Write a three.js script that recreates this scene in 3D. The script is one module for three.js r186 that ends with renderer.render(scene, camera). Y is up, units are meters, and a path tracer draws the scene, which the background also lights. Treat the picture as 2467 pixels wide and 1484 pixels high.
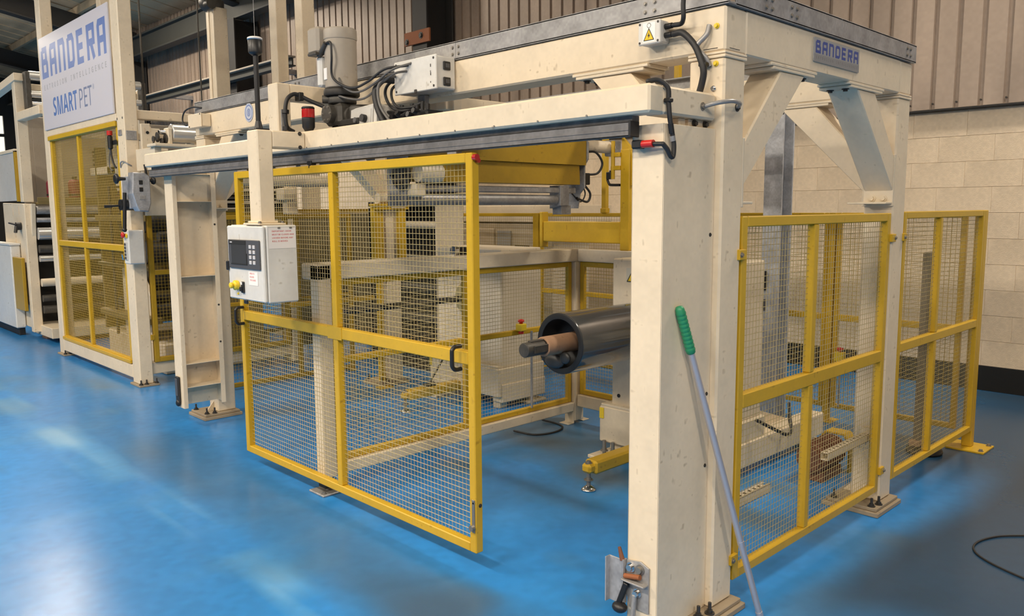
import * as THREE from 'three';
import { mergeGeometries } from 'three/addons/utils/BufferGeometryUtils.js';
import { RectAreaLightUniformsLib } from 'three/addons/lights/RectAreaLightUniformsLib.js';

// ---------------------------------------------------------------- camera, exposure, lamps' strengths
const scene = new THREE.Scene();
scene.background = new THREE.Color(0x0c0b09);
const camera = new THREE.PerspectiveCamera(41.87, 2467 / 1484, 0.05, 120);
camera.position.set(0, 1.6, 0);
{
  const pitch = 0.1226, yaw = 0.77117, roll = -0.00653;
  camera.lookAt(Math.cos(pitch) * Math.sin(yaw), 1.6 - Math.sin(pitch), -Math.cos(pitch) * Math.cos(yaw));
  camera.rotateZ(roll);
}
const renderer = new THREE.WebGLRenderer({ antialias: true });
renderer.toneMapping = THREE.LinearToneMapping;
renderer.toneMappingExposure = 1.0;
renderer.shadowMap.enabled = true;
RectAreaLightUniformsLib.init();
const LAMP_WARM = new THREE.Color().setRGB(1.0, 0.885, 0.735);
const LAMP_AISLE = 112, FILL_BAY = 215, LAMP_MACHINE = 14, FILL_FRONT = 170, FILL_WALL = 88, LAMP_FAR = 105, FILL_UP = 150, LAMP_GLOW = 4;  // bay, front, wall and up strengths belong to added fill lights

// ---------------------------------------------------------------- helpers
let seed = 20240611;
const rnd = () => { seed = (seed * 1664525 + 1013904223) >>> 0; return seed / 4294967296; };
const V = (x, y, z) => new THREE.Vector3(x, y, z);
const lin = (r, g, b) => new THREE.Color().setRGB(r, g, b);

// value noise that tiles
function noiseField(n, cells, s) {
  const g = []; let q = s >>> 0;
  const r = () => { q = (q * 1664525 + 1013904223) >>> 0; return q / 4294967296; };
  const cx = cells[0], cy = cells[1];
  for (let i = 0; i < cx * cy; i++) g.push(r());
  const out = new Float32Array(n * n);
  for (let j = 0; j < n; j++) {
    const v = j / n * cy, y0 = Math.floor(v), fy = v - y0, sy = fy * fy * (3 - 2 * fy);
    for (let i = 0; i < n; i++) {
      const u = i / n * cx, x0 = Math.floor(u), fx = u - x0, sx = fx * fx * (3 - 2 * fx);
      const a = g[(y0 % cy) * cx + x0 % cx], b = g[(y0 % cy) * cx + (x0 + 1) % cx];
      const c = g[((y0 + 1) % cy) * cx + x0 % cx], d = g[((y0 + 1) % cy) * cx + (x0 + 1) % cx];
      out[j * n + i] = (a + (b - a) * sx) * (1 - sy) + (c + (d - c) * sx) * sy;
    }
  }
  return out;
}
function tex(n, fn, srgb, rep) {
  const d = new Uint8Array(n * n * 4);
  for (let k = 0; k < n * n; k++) { const c = fn(k); d[4 * k] = c[0]; d[4 * k + 1] = c[1]; d[4 * k + 2] = c[2]; d[4 * k + 3] = 255; }
  const t = new THREE.DataTexture(d, n, n, THREE.RGBAFormat);
  t.wrapS = t.wrapT = THREE.RepeatWrapping; t.magFilter = THREE.LinearFilter; t.minFilter = THREE.LinearMipmapLinearFilter; t.generateMipmaps = true;
  if (srgb) t.colorSpace = THREE.SRGBColorSpace;
  t.repeat.set(1 / rep, 1 / rep); t.needsUpdate = true; return t;
}
const cl = v => Math.max(0, Math.min(255, Math.round(v + (rnd() - .5) * 1.4)));   // rounded with a little noise so that soft tones do not step

// painted steel: faint mottling, scuffs and grime, as a tint around white
const nA = noiseField(512, [6, 6], 1), nB = noiseField(512, [23, 23], 2), nC = noiseField(512, [90, 90], 3), nD = noiseField(512, [14, 3], 4);
const paintTex = tex(512, k => {
  let v = 246 + (nA[k] - .5) * 10 + (nB[k] - .5) * 8 + (nC[k] - .5) * 6;
  const scuff = Math.max(0, nB[k] * nC[k] - .62) * 160; v -= scuff;
  return [cl(v), cl(v - 1 - scuff * .1), cl(v - 2 - scuff * .25)];
}, true, 1.3);
const metalTex = tex(512, k => { const v = 225 + (nB[k] - .5) * 34 + (nC[k] - .5) * 26 + (nD[k] - .5) * 22; return [cl(v), cl(v), cl(v + 2)]; }, true, 0.9);
const roughTex = tex(512, k => { const v = 190 + (nA[k] - .5) * 60 + (nC[k] - .5) * 50; return [cl(v), cl(v), cl(v)]; }, false, 1.1);
const wallTex = tex(512, k => { const v = 238 + (nA[k] - .5) * 16 + (nB[k] - .5) * 10 + (nC[k] - .5) * 12; return [cl(v), cl(v - 1), cl(v - 4)]; }, true, 1.7);
const wallBump = tex(512, k => { const v = nC[k] * 170 + nB[k] * 70; return [cl(v), cl(v), cl(v)]; }, false, 0.35);
const sheetTex = tex(512, k => { const v = 226 + (nA[k] - .5) * 22 + (nD[k] - .5) * 40 + (nC[k] - .5) * 10; return [cl(v), cl(v - 2), cl(v - 4)]; }, true, 2.3);

const std = (o) => new THREE.MeshStandardMaterial(o);
const paint = (c, rough = .45, m = 0) => std({ color: c, roughness: rough, metalness: m, map: paintTex, roughnessMap: null });
const M = {
  cream: paint(lin(.83, .705, .52), .42),
  creamCool: paint(lin(.76, .66, .50), .45),
  whiteBox: paint(lin(.74, .73, .69), .38),
  greyBox: paint(lin(.55, .55, .53), .4),
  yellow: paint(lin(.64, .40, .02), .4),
  yellowShaded: paint(lin(.44, .27, .015), .4),  // darker copy of yellow, shade of turned-away faces put into the colour
  wire: std({ color: lin(.50, .40, .19), roughness: .45, metalness: .25 }),
  wireYellow: std({ color: lin(.42, .28, .03), roughness: .45, metalness: .1 }),
  galv: std({ color: lin(.42, .41, .395), roughness: .5, metalness: .2, map: metalTex, roughnessMap: roughTex }),
  alu: std({ color: lin(.40, .39, .375), roughness: .4, metalness: .3, map: metalTex }),
  aluDark: std({ color: lin(.23, .22, .21), roughness: .42, metalness: .15, map: metalTex }),
  chrome: std({ color: lin(.72, .72, .72), roughness: .16, metalness: 1 }),
  roller: std({ color: lin(.70, .69, .66), roughness: .28, metalness: .55 }),
  bolt: std({ color: lin(.30, .28, .25), roughness: .45, metalness: .7 }),
  boltDark: std({ color: lin(.06, .055, .05), roughness: .5, metalness: .5 }),
  black: std({ color: lin(.013, .013, .014), roughness: .42 }),
  blackMatt: std({ color: lin(.010, .010, .010), roughness: .8 }),
  rubber: std({ color: lin(.02, .02, .021), roughness: .55 }),
  cableGrey: std({ color: lin(.12, .115, .11), roughness: .4 }),
  darkSteel: std({ color: lin(.045, .042, .038), roughness: .55, metalness: .4, map: metalTex }),
  gear: std({ color: lin(.10, .093, .08), roughness: .5, metalness: .35, map: metalTex }),
  motorGrey: paint(lin(.38, .335, .275), .45),
  film: new THREE.MeshPhysicalMaterial({ color: lin(.10, .105, .105), roughness: .14, metalness: .35, clearcoat: .8, clearcoatRoughness: .06 }),
  filmEdge: std({ color: lin(.012, .013, .014), roughness: .5 }),
  card: std({ color: lin(.46, .27, .16), roughness: .8, map: paintTex }),
  red: std({ color: lin(.55, .02, .015), roughness: .35 }),
  redLens: new THREE.MeshPhysicalMaterial({ color: lin(.42, .012, .012), roughness: .2, clearcoat: .6 }),
  green: std({ color: lin(.02, .24, .11), roughness: .45 }),
  poleGrey: std({ color: lin(.50, .48, .51), roughness: .32, metalness: .5 }),
  eYellow: std({ color: lin(.80, .58, .03), roughness: .35 }),
  screen: std({ color: lin(.055, .056, .058), roughness: .2 }),
  bezel: std({ color: lin(.075, .075, .08), roughness: .45 }),
  key: std({ color: lin(.55, .54, .55), roughness: .5 }),
  paper: std({ color: lin(.80, .77, .75), roughness: .8 }),
  rust: std({ color: lin(.30, .10, .035), roughness: .7, map: paintTex }),
  brown: std({ color: lin(.20, .075, .035), roughness: .6, map: paintTex }),
  olive: paint(lin(.34, .30, .155), .55), oliveDull: paint(lin(.26, .215, .11), .6),
  steelDark: std({ color: lin(.020, .019, .018), roughness: .6, map: paintTex }),
  steelGreen: std({ color: lin(.050, .052, .046), roughness: .6, map: paintTex }),
  cladding: std({ color: lin(.48, .385, .31), roughness: .42, metalness: .15, map: sheetTex }),
  roofSheet: std({ color: lin(.66, .52, .34), roughness: .6, map: sheetTex }),
  block: [0, 1, 2].map(i => std({ color: lin(.86 - i * .008, .71 - i * .008, .53 - i * .008), roughness: .75, map: wallTex, bumpMap: wallBump, bumpScale: .0012 })),
  mortar: std({ color: lin(.74, .60, .44), roughness: .85, map: wallTex }),
  dirty: std({ color: lin(.36, .29, .20), roughness: .7, map: paintTex }),
  skirt: std({ color: lin(.010, .0095, .009), roughness: .45, map: wallTex }),
  concrete: std({ color: lin(.30, .28, .26), roughness: .9, map: wallTex }),
  maroon: std({ color: lin(.19, .016, .03), roughness: .6 }),
  plate: std({ color: lin(.50, .51, .53), roughness: .35, metalness: .25, map: metalTex }),
  goldDark: paint(lin(.20, .15, .055), .5),
};

// ---- geometry
const baseOf = new WeakMap();
const counts = {};
function numbered(n) { counts[n] = (counts[n] || 0) + 1; return counts[n] === 1 ? n : n + '_' + String(counts[n] - 1).padStart(3, '0'); }
function thing(name, label, category, b, group) {
  const o = new THREE.Group(); o.name = numbered(name); o.position.set(b[0], b[1], b[2]);
  o.userData.label = label; o.userData.category = category; if (group) o.userData.group = group;
  baseOf.set(o, V(b[0], b[1], b[2])); scene.add(o); return o;
}
function structure(name, b = [0, 0, 0]) {
  const o = new THREE.Group(); o.name = name; o.userData.kind = 'structure'; o.position.set(...b);
  baseOf.set(o, V(...b)); scene.add(o); return o;
}
function clean(g) {
  g = g.index ? g.toNonIndexed() : g;
  for (const k of Object.keys(g.attributes)) if (!['position', 'normal', 'uv'].includes(k)) g.deleteAttribute(k);
  if (!g.attributes.uv) g.setAttribute('uv', new THREE.BufferAttribute(new Float32Array(g.attributes.position.count * 2), 2));
  return g;
}
function boxUV(g) {                                       // uv in metres from each triangle's main direction
  const p = g.attributes.position, n = g.attributes.normal, uv = g.attributes.uv;
  for (let i = 0; i < p.count; i += 3) {
    let nx = 0, ny = 0, nz = 0;
    for (let k = 0; k < 3; k++) { nx += n.getX(i + k); ny += n.getY(i + k); nz += n.getZ(i + k); }
    nx = Math.abs(nx); ny = Math.abs(ny); nz = Math.abs(nz);
    for (let k = 0; k < 3; k++) {
      const x = p.getX(i + k), y = p.getY(i + k), z = p.getZ(i + k);
      if (nx >= ny && nx >= nz) uv.setXY(i + k, z + .37, y); else if (ny >= nz) uv.setXY(i + k, x, z); else uv.setXY(i + k, x + .71, y + .2);
    }
  }
  return g;
}
function part(parent, name, geos, mat, label, keepUV) {
  let g = Array.isArray(geos) ? mergeGeometries(geos.map(clean)) : clean(geos.clone());
  if (!keepUV) boxUV(g);
  const b = baseOf.get(parent) || V(0, 0, 0);
  g.translate(-b.x, -b.y, -b.z);
  const m = new THREE.Mesh(g, mat); m.name = name; m.castShadow = m.receiveShadow = true;
  if (label) m.userData.label = label;
  baseOf.set(m, b); parent.add(m); return m;
}
// box with chamfered edges, given by its limits
function B(x0, x1, y0, y1, z0, z1, c = .004) {
  const lo = [Math.min(x0, x1), Math.min(y0, y1), Math.min(z0, z1)], hi = [Math.max(x0, x1), Math.max(y0, y1), Math.max(z0, z1)];
  c = Math.min(c, ...[0, 1, 2].map(i => (hi[i] - lo[i]) * .3));
  const pos = [], nor = [];
  const at = (s, inset) => [0, 1, 2].map(i => s[i] > 0 ? hi[i] - (inset[i] ? c : 0) : lo[i] + (inset[i] ? c : 0));
  const poly = (pts, n) => {
    const a = V(...pts[0]), e = V(...pts[1]).sub(a).cross(V(...pts[2]).sub(a));
    if (e.dot(n) < 0) pts = pts.slice().reverse();
    for (let k = 1; k + 1 < pts.length; k++) for (const q of [pts[0], pts[k], pts[k + 1]]) { pos.push(...q); nor.push(n.x, n.y, n.z); }
  };
  const ax = [[0, 1, 2], [1, 2, 0], [2, 0, 1]];
  for (const [a, b, d] of ax) for (const s of [-1, 1]) {
    const f = (sb, sd) => { const sg = [0, 0, 0], ins = [0, 0, 0]; sg[a] = s; sg[b] = sb; sg[d] = sd; ins[b] = ins[d] = 1; return at(sg, ins); };
    const n = [0, 0, 0]; n[a] = s; poly([f(-1, -1), f(1, -1), f(1, 1), f(-1, 1)], V(...n));
  }
  if (c > 0) {
    for (const [a, b, d] of ax) for (const sb of [-1, 1]) for (const sd of [-1, 1]) {      // edges along a
      const f = (sa, w) => { const sg = [0, 0, 0], ins = [0, 0, 0]; sg[a] = sa; sg[b] = sb; sg[d] = sd; ins[a] = 1; ins[w ? b : d] = 1; return at(sg, ins); };
      const n = [0, 0, 0]; n[b] = sb; n[d] = sd; poly([f(-1, 0), f(1, 0), f(1, 1), f(-1, 1)], V(...n).normalize());
    }
    for (const sx of [-1, 1]) for (const sy of [-1, 1]) for (const sz of [-1, 1])
      poly([at([sx, sy, sz], [0, 1, 1]), at([sx, sy, sz], [1, 0, 1]), at([sx, sy, sz], [1, 1, 0])], V(sx, sy, sz).normalize());
  }
  const g = new THREE.BufferGeometry();
  g.setAttribute('position', new THREE.Float32BufferAttribute(pos, 3)); g.setAttribute('normal', new THREE.Float32BufferAttribute(nor, 3));
  g.setAttribute('uv', new THREE.Float32BufferAttribute(new Float32Array(pos.length / 3 * 2), 2)); return g;
}
const P3 = a => a.isVector3 ? a : V(a[0], a[1], a[2]);
function bar(p, q, w, h, up = V(0, 1, 0), c = .003) {       // chamfered bar from p to q, w across, h along up
  p = P3(p); q = P3(q); const d = q.clone().sub(p), L = d.length(); d.normalize();
  const x = up.clone().cross(d).normalize(), y = d.clone().cross(x).normalize();
  const g = B(-w / 2, w / 2, -h / 2, h / 2, 0, L, c);
  g.applyMatrix4(new THREE.Matrix4().makeBasis(x, y, d).setPosition(p)); return g;
}
function C(p, q, r, seg = 20, r2 = r, open = false) {            // cylinder from p to q
  p = P3(p); q = P3(q); const d = q.clone().sub(p), L = d.length();
  const g = new THREE.CylinderGeometry(r2, r, L, seg, 1, open);
  g.applyQuaternion(new THREE.Quaternion().setFromUnitVectors(V(0, 1, 0), d.normalize())); g.translate((p.x + q.x) / 2, (p.y + q.y) / 2, (p.z + q.z) / 2); return g;
}
function lathe(p, dir, prof, seg = 28) {                         // profile of [radius, height] turned about dir
  const g = new THREE.LatheGeometry(prof.map(a => new THREE.Vector2(Math.max(a[0], .00001), a[1])), seg);
  g.applyQuaternion(new THREE.Quaternion().setFromUnitVectors(V(0, 1, 0), P3(dir).normalize())); const q = P3(p); g.translate(q.x, q.y, q.z); return g;
}
function sphere(p, r, sx = 1, sy = 1, sz = 1, a = 14, b = 10) { const g = new THREE.SphereGeometry(r, a, b); g.scale(sx, sy, sz); g.translate(...p); return g; }
function tube(pts, r, seg, rs = 8, tension = .5) {
  const c = new THREE.CatmullRomCurve3(pts.map(P3), false, 'catmullrom', tension);
  return new THREE.TubeGeometry(c, seg || pts.length * 7, r, rs, false);
}
const caps = (pts, r) => [sphere(pts[0], r, 1, 1, 1, 8, 6), sphere(pts[pts.length - 1], r, 1, 1, 1, 8, 6)];
function prism(pts, axis, a0, a1, bev = .003) {                   // axis z: pts [x,y]; axis x: pts [z,y]; axis y: pts [x,z]
  const lo = Math.min(a0, a1), L = Math.abs(a1 - a0); bev = Math.min(bev, L * .3);
  const s = new THREE.Shape(); pts.forEach((p, i) => { const u = axis === 'x' ? -p[0] : p[0], v = axis === 'y' ? -p[1] : p[1]; i ? s.lineTo(u, v) : s.moveTo(u, v); });
  const g = new THREE.ExtrudeGeometry(s, { depth: L - 2 * bev, bevelEnabled: bev > 0, bevelThickness: bev, bevelSize: bev, bevelOffset: -bev, bevelSegments: 1 });
  g.translate(0, 0, bev);
  const m = new THREE.Matrix4();
  if (axis === 'x') m.makeBasis(V(0, 0, -1), V(0, 1, 0), V(1, 0, 0)).setPosition(lo, 0, 0);
  else if (axis === 'y') m.makeBasis(V(1, 0, 0), V(0, 0, -1), V(0, 1, 0)).setPosition(0, lo, 0);
  else m.makeTranslation(0, 0, lo);
  g.applyMatrix4(m); return g;
}
function hex(p, dir, r = .012, h = .01) { const a = P3(p), d = P3(dir).clone().normalize(); const w = C(a, a.clone().addScaledVector(d, h * .3), r * 1.5, 12); return mergeGeometries([clean(w), clean(C(a, a.clone().addScaledVector(d, h), r, 6))]); }
function anchor(x, y, z) { return mergeGeometries([clean(hex([x, y, z], [0, 1, 0], .013, .016)), clean(C([x, y, z], [x, y + .045, z], .007, 8))]); }
// welded wire lattice in the plane x = w or z = w
function lattice(plane, w, u0, u1, v0, v1, pitch = .025, d = .0027) {
  const g = [], r = d / 2, pos = [], nor = [];
  const rod = (ax, a0, a1, b, off) => {                       // ax 'v' upright at u = b; ax 'u' level at v = b
    const pt = (t, du, dw) => { const u = ax === 'v' ? b + du : t, v = ax === 'v' ? t : b + du, k = w + off + dw; return plane === 'x' ? [k, v, u] : [u, v, k]; };
    const ring = [[-r, 0], [0, r], [r, 0], [0, -r]];
    for (let i = 0; i < 4; i++) {
      const A = ring[i], Bq = ring[(i + 1) % 4], q = [pt(a0, ...A), pt(a0, ...Bq), pt(a1, ...Bq), pt(a1, ...A)];
      const c0 = pt(a0, 0, 0), mid = [0, 1, 2].map(k => (q[0][k] + q[1][k]) / 2 - c0[k]), n = V(...mid).normalize();
      const e = V(...q[1]).sub(V(...q[0])).cross(V(...q[2]).sub(V(...q[0]))); const o = e.dot(n) < 0 ? [0, 2, 1, 0, 3, 2] : [0, 1, 2, 0, 2, 3];
      for (const k of o) { pos.push(...q[k]); nor.push(n.x, n.y, n.z); }
    }
  };
  const nu = Math.round((u1 - u0) / pitch), nv = Math.round((v1 - v0) / pitch);
  for (let i = 1; i < nu; i++) rod('v', v0, v1, u0 + (u1 - u0) * i / nu, r * .9);
  for (let i = 1; i < nv; i++) rod('u', u0, u1, v0 + (v1 - v0) * i / nv, -r * .9);
  const q = new THREE.BufferGeometry(); q.setAttribute('position', new THREE.Float32BufferAttribute(pos, 3)); q.setAttribute('normal', new THREE.Float32BufferAttribute(nor, 3));
  q.setAttribute('uv', new THREE.Float32BufferAttribute(new Float32Array(pos.length / 3 * 2), 2)); return q;
}
const pb = (plane, w0, w1, u0, u1, v0, v1, c) => plane === 'x' ? B(w0, w1, v0, v1, u0, u1, c) : B(u0, u1, v0, v1, w0, w1, c);
// framed mesh panel: outer bars, middle stiles (at) and rails, lattice in each opening
function panel(o, plane, w0, w1, u0, u1, v0, v1, stiles, rails, t = .035, mat = M.yellow, wireAt = .5, wire = M.wire, pitch = .025, tr = t) {
  const wm = w0 + (w1 - w0) * wireAt;
  part(o, 'stile', pb(plane, w0, w1, u0, u0 + t, v0, v1), mat); part(o, 'stile', pb(plane, w0, w1, u1 - t, u1, v0, v1), mat);
  part(o, 'rail', pb(plane, w0, w1, u0 + t, u1 - t, v1 - t, v1), mat); part(o, 'rail', pb(plane, w0, w1, u0 + t, u1 - t, v0, v0 + t), mat);
  const us = [u0 + t, ...stiles.flatMap(s => [s - t / 2, s + t / 2]), u1 - t], vs = [v0 + t, ...rails.flatMap(s => [s - tr / 2, s + tr / 2]), v1 - t];
  for (const s of rails) part(o, 'rail', pb(plane, w0, w1, u0 + t, u1 - t, s - tr / 2, s + tr / 2), mat);
  for (const s of stiles) for (let j = 0; j < vs.length; j += 2) part(o, 'stile', pb(plane, w0 + .001, w1 - .001, s - t / 2, s + t / 2, vs[j], vs[j + 1]), mat);
  for (let i = 0; i < us.length; i += 2) for (let j = 0; j < vs.length; j += 2) part(o, 'wire_mesh', lattice(plane, wm, us[i], us[i + 1], vs[j], vs[j + 1], pitch), wire);
}
// flat printed sheet facing -x or +z
function print(parent, name, face, w, u0, u1, v0, v1, canvas, rough = .5, label, metal = 0) {
  const t = new THREE.CanvasTexture(canvas); t.colorSpace = THREE.SRGBColorSpace; t.anisotropy = 8;
  const g = new THREE.PlaneGeometry(Math.abs(u1 - u0), v1 - v0);
  if (face === '-x') { g.rotateY(-Math.PI / 2); g.translate(w, (v0 + v1) / 2, (u0 + u1) / 2); } else g.translate((u0 + u1) / 2, (v0 + v1) / 2, w);
  return part(parent, name, g, std({ map: t, roughness: rough, metalness: metal }), label, true);
}
function canvas(w, h, bg) { const c = document.createElement('canvas'); c.width = w; c.height = h; const x = c.getContext('2d'); x.fillStyle = bg; x.fillRect(0, 0, w, h); return [c, x]; }
// squared block lettering of the sign maker
function blockWord(x, word, x0, y0, w, h, col, lw) {
  const G = {
    B: [[[0, 0], [.86, 0], [.86, .47], [0, .47]], [[.86, .47], [1, .56], [1, 1], [0, 1], [0, 0]]], A: [[[0, 1], [0, .12], [.12, 0], [1, 0], [1, 1]], [[0, .58], [1, .58]]],
    N: [[[0, 1], [0, 0], [.86, 0], [1, .14], [1, 1]]], D: [[[0, 0], [.82, 0], [1, .16], [1, .84], [.82, 1], [0, 1], [0, 0]]],
    E: [[[1, 0], [0, 0], [0, 1], [1, 1]], [[0, .5], [.92, .5]]], R: [[[0, 1], [0, 0], [1, 0], [1, .52], [0, .52]], [[.5, .52], [1, 1]]],
  };
  const n = word.length, gap = w * .035, cw = (w - gap * (n - 1)) / n; x.strokeStyle = col; x.lineWidth = lw; x.lineJoin = 'miter'; x.lineCap = 'butt';
  [...word].forEach((ch, i) => {
    for (const s of G[ch]) { x.beginPath(); s.forEach(([a, b], k) => { const px = x0 + i * (cw + gap) + lw / 2 + a * (cw - lw), py = y0 + lw / 2 + b * (h - lw) + (b === 1 ? lw / 2 * (s.length && (ch === 'A' || ch === 'N' || ch === 'R') ? 1 : 0) : 0); k ? x.lineTo(px, py) : x.moveTo(px, py); }); x.stroke(); }
  });
}
function spaced(x, text, x0, x1, y, font, col) { x.font = font; x.fillStyle = col; x.textBaseline = 'alphabetic'; const n = text.length; [...text].forEach((c, i) => { const w = x.measureText(c).width; x.fillText(c, x0 + (x1 - x0) * (i + .5) / n - w / 2, y); }); }

// ================================================================ THE SETTING
// floor: blue painted concrete with wear, scuffs and a waxy gloss
{
  const N = 2048, S = 16;
  const f1 = noiseField(N, [5, 5], 11), f2 = noiseField(N, [17, 13], 12), f3 = noiseField(N, [61, 47], 13), f4 = noiseField(N, [190, 23], 14), f5 = noiseField(N, [9, 70], 15), f6 = noiseField(N, [420, 420], 16);
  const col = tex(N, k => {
    const wear = Math.max(0, f2[k] * .6 + f3[k] * .4 - .56) * 2.4, dirt = Math.max(0, f1[k] * .55 + f2[k] * .25 + f3[k] * .3 - .63) * 2.6;
    const streak = Math.max(0, f4[k] * f3[k] - .5) * 1.6, pale = Math.max(0, f5[k] * .6 + f1[k] * .5 - .62) * 1.3;
    let t = 1 + (f1[k] - .5) * .26 + (f2[k] - .5) * .16 + (f6[k] - .5) * .07;
    let r = 44 * t, g = 130 * t, b = 203 * t;
    const mix = (cr, cg, cb, a) => { a = Math.min(.8, Math.max(0, a)); r += (cr - r) * a; g += (cg - g) * a; b += (cb - b) * a; };
    mix(88, 148, 198, pale * .7 + streak * .5); mix(84, 104, 128, wear * .6); mix(100, 96, 92, dirt * .8);
    const px = (k % N) / N * S, pz = Math.floor(k / N) / N * S - S;                        // where on the floor this is, in metres
    const bump1 = (v, c, h) => Math.max(0, 1 - ((v - c) / h) ** 2), sm = (a, b, v) => { const q = Math.max(0, Math.min(1, (v - a) / (b - a))); return q * q * (3 - 2 * q); };
    const wob = px + (f1[k] - .5) * .5 + (f2[k] - .5) * .25;
    mix(66, 88, 112, bump1(wob, 1.93, .34) * sm(-6.6, -5.4, pz) * sm(-1.3, -2.4, pz) * (.25 + f2[k] * .5 + Math.max(0, f3[k] - .5) * .6));   // darker grey-blue band along the machine
    mix(140, 182, 216, bump1(wob, 1.52, .16) * (Math.max(0, f3[k] - .35) * .75 + Math.max(0, f4[k] - .6)));
    mix(112, 110, 104, Math.max(0, 1 - ((px - 1.6) / 1.1) ** 2 - ((pz + 8.2) / 2.3) ** 2) * (Math.max(0, f2[k] - .3) * .9 + Math.max(0, f3[k] - .4) * .5));
    mix(118, 108, 92, Math.max(0, 1 - ((px - 1.75) / .35) ** 2 - ((pz + 3.5) / .5) ** 2) * Math.max(0, f3[k] * .7 + f2[k] * .5 - .35));
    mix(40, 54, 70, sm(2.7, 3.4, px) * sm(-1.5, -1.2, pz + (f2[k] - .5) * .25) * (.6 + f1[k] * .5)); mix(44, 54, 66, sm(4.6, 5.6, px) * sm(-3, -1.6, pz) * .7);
    return [cl(r), cl(g), cl(b)];
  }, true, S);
  const bmp = tex(1024, k => { const i = k % 1024, j = (k / 1024) | 0, q = (j * 2) * N + i * 2; const v = 90 + f3[q] * 70 + f5[q] * 50 + f6[q] * 10 + (rnd() - .5) * 1.6; return [cl(v), cl(v), cl(v)]; }, false, 9);
  const fl = structure('floor');
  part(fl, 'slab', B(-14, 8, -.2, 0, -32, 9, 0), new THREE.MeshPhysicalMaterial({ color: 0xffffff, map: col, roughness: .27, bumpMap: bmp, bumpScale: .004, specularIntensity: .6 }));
}
// back wall: painted blockwork, black skirting, ribbed cladding above
const XW = 7.75;
{
  const w = structure('wall_back', [XW, 0, 0]);
  part(w, 'wall_core', B(XW + .004, XW + .25, 0, 6.4, -32, 9, 0), M.mortar);
  const H = .2203, L = .44, y0 = .2175, variants = [];
  for (let i = 0; i < 3; i++) variants.push(B(-.004, .05, .0009, H - .0009, .0004, L - .0004, .0022));
  const far = [];
  for (let c = 0; c < 10; c++) for (let k = 0; k < 64; k++) {
    const z1 = 1.0 - (c % 2) * L / 2 - k * L - .03, zc = z1 - L / 2;
    if (zc < -1.1 && zc > -14.2 && k < 90) {
      const m = new THREE.Mesh(variants[k % 3], M.block[(k * 7 + c * 5) % 3]); m.name = 'block'; m.castShadow = m.receiveShadow = true;
      m.position.set((rnd() - .5) * .0012, y0 + c * H, z1 - L); w.add(m); baseOf.set(m, V(XW, 0, 0));
    } else { const g = variants[0].clone(); g.translate(XW, y0 + c * H, z1 - L); far.push(g); }
  }
  for (const g of variants) boxUV(g);
  const st = part(w, 'block_courses', far, M.block[0]); st.userData.kind = 'stuff';
  const b = structure('baseboard_back', [XW, 0, 0]);
  part(b, 'painted_base', B(XW - .006, XW + .05, 0, .2165, -30, 8, .002), M.skirt);
  const yT = y0 + 10 * H;
  // cladding sheets, five ribs each
  const rib = .19, prof = [[0, 0], [.118, 0], [.122, .032], [.158, .032], [.162, 0], [.19, 0]];
  for (let s = 0; s < 32; s++) {
    const pos = [], nor = [], zs = 4 - s * rib * 5;
    const line = []; for (let r = 0; r < 5; r++) prof.forEach((p, i) => { if (i < 5 || r === 4) line.push([zs - r * rib - p[0], XW - .075 + p[1]]); });
    for (let i = 0; i + 1 < line.length; i++) {
      const [za, xa] = line[i], [zb, xb] = line[i + 1], n = V(za - zb, 0, xb - xa).multiplyScalar(-1).normalize(); if (n.x > 0) n.multiplyScalar(-1);
      const q = [[xa, yT + .02, za], [xa, 6.2, za], [xb, 6.2, zb], [xb, yT + .02, zb]];
      const e = V(...q[1]).sub(V(...q[0])).cross(V(...q[2]).sub(V(...q[0])));
      for (const k of (e.dot(n) > 0 ? [0, 1, 2, 0, 2, 3] : [0, 2, 1, 0, 3, 2])) { pos.push(...q[k]); nor.push(n.x, n.y, n.z); }
    }
    const g = new THREE.BufferGeometry(); g.setAttribute('position', new THREE.Float32BufferAttribute(pos, 3)); g.setAttribute('normal', new THREE.Float32BufferAttribute(nor, 3));
    g.setAttribute('uv', new THREE.Float32BufferAttribute(new Float32Array(pos.length / 3 * 2), 2));
    part(w, 'cladding_sheet', g, M.cladding);
    if (s < 12) part(w, 'screw', [0, 1, 2, 3, 4].map(r => C([XW - .05, yT + .07, zs - r * rib - .145], [XW - .056, yT + .07, zs - r * rib - .145], .008, 8)), M.boltDark);
  }
  part(w, 'drip_flashing', B(XW - .08, XW, yT + .004, yT + .018, -30, 8, .002), M.steelDark);
}
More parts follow.
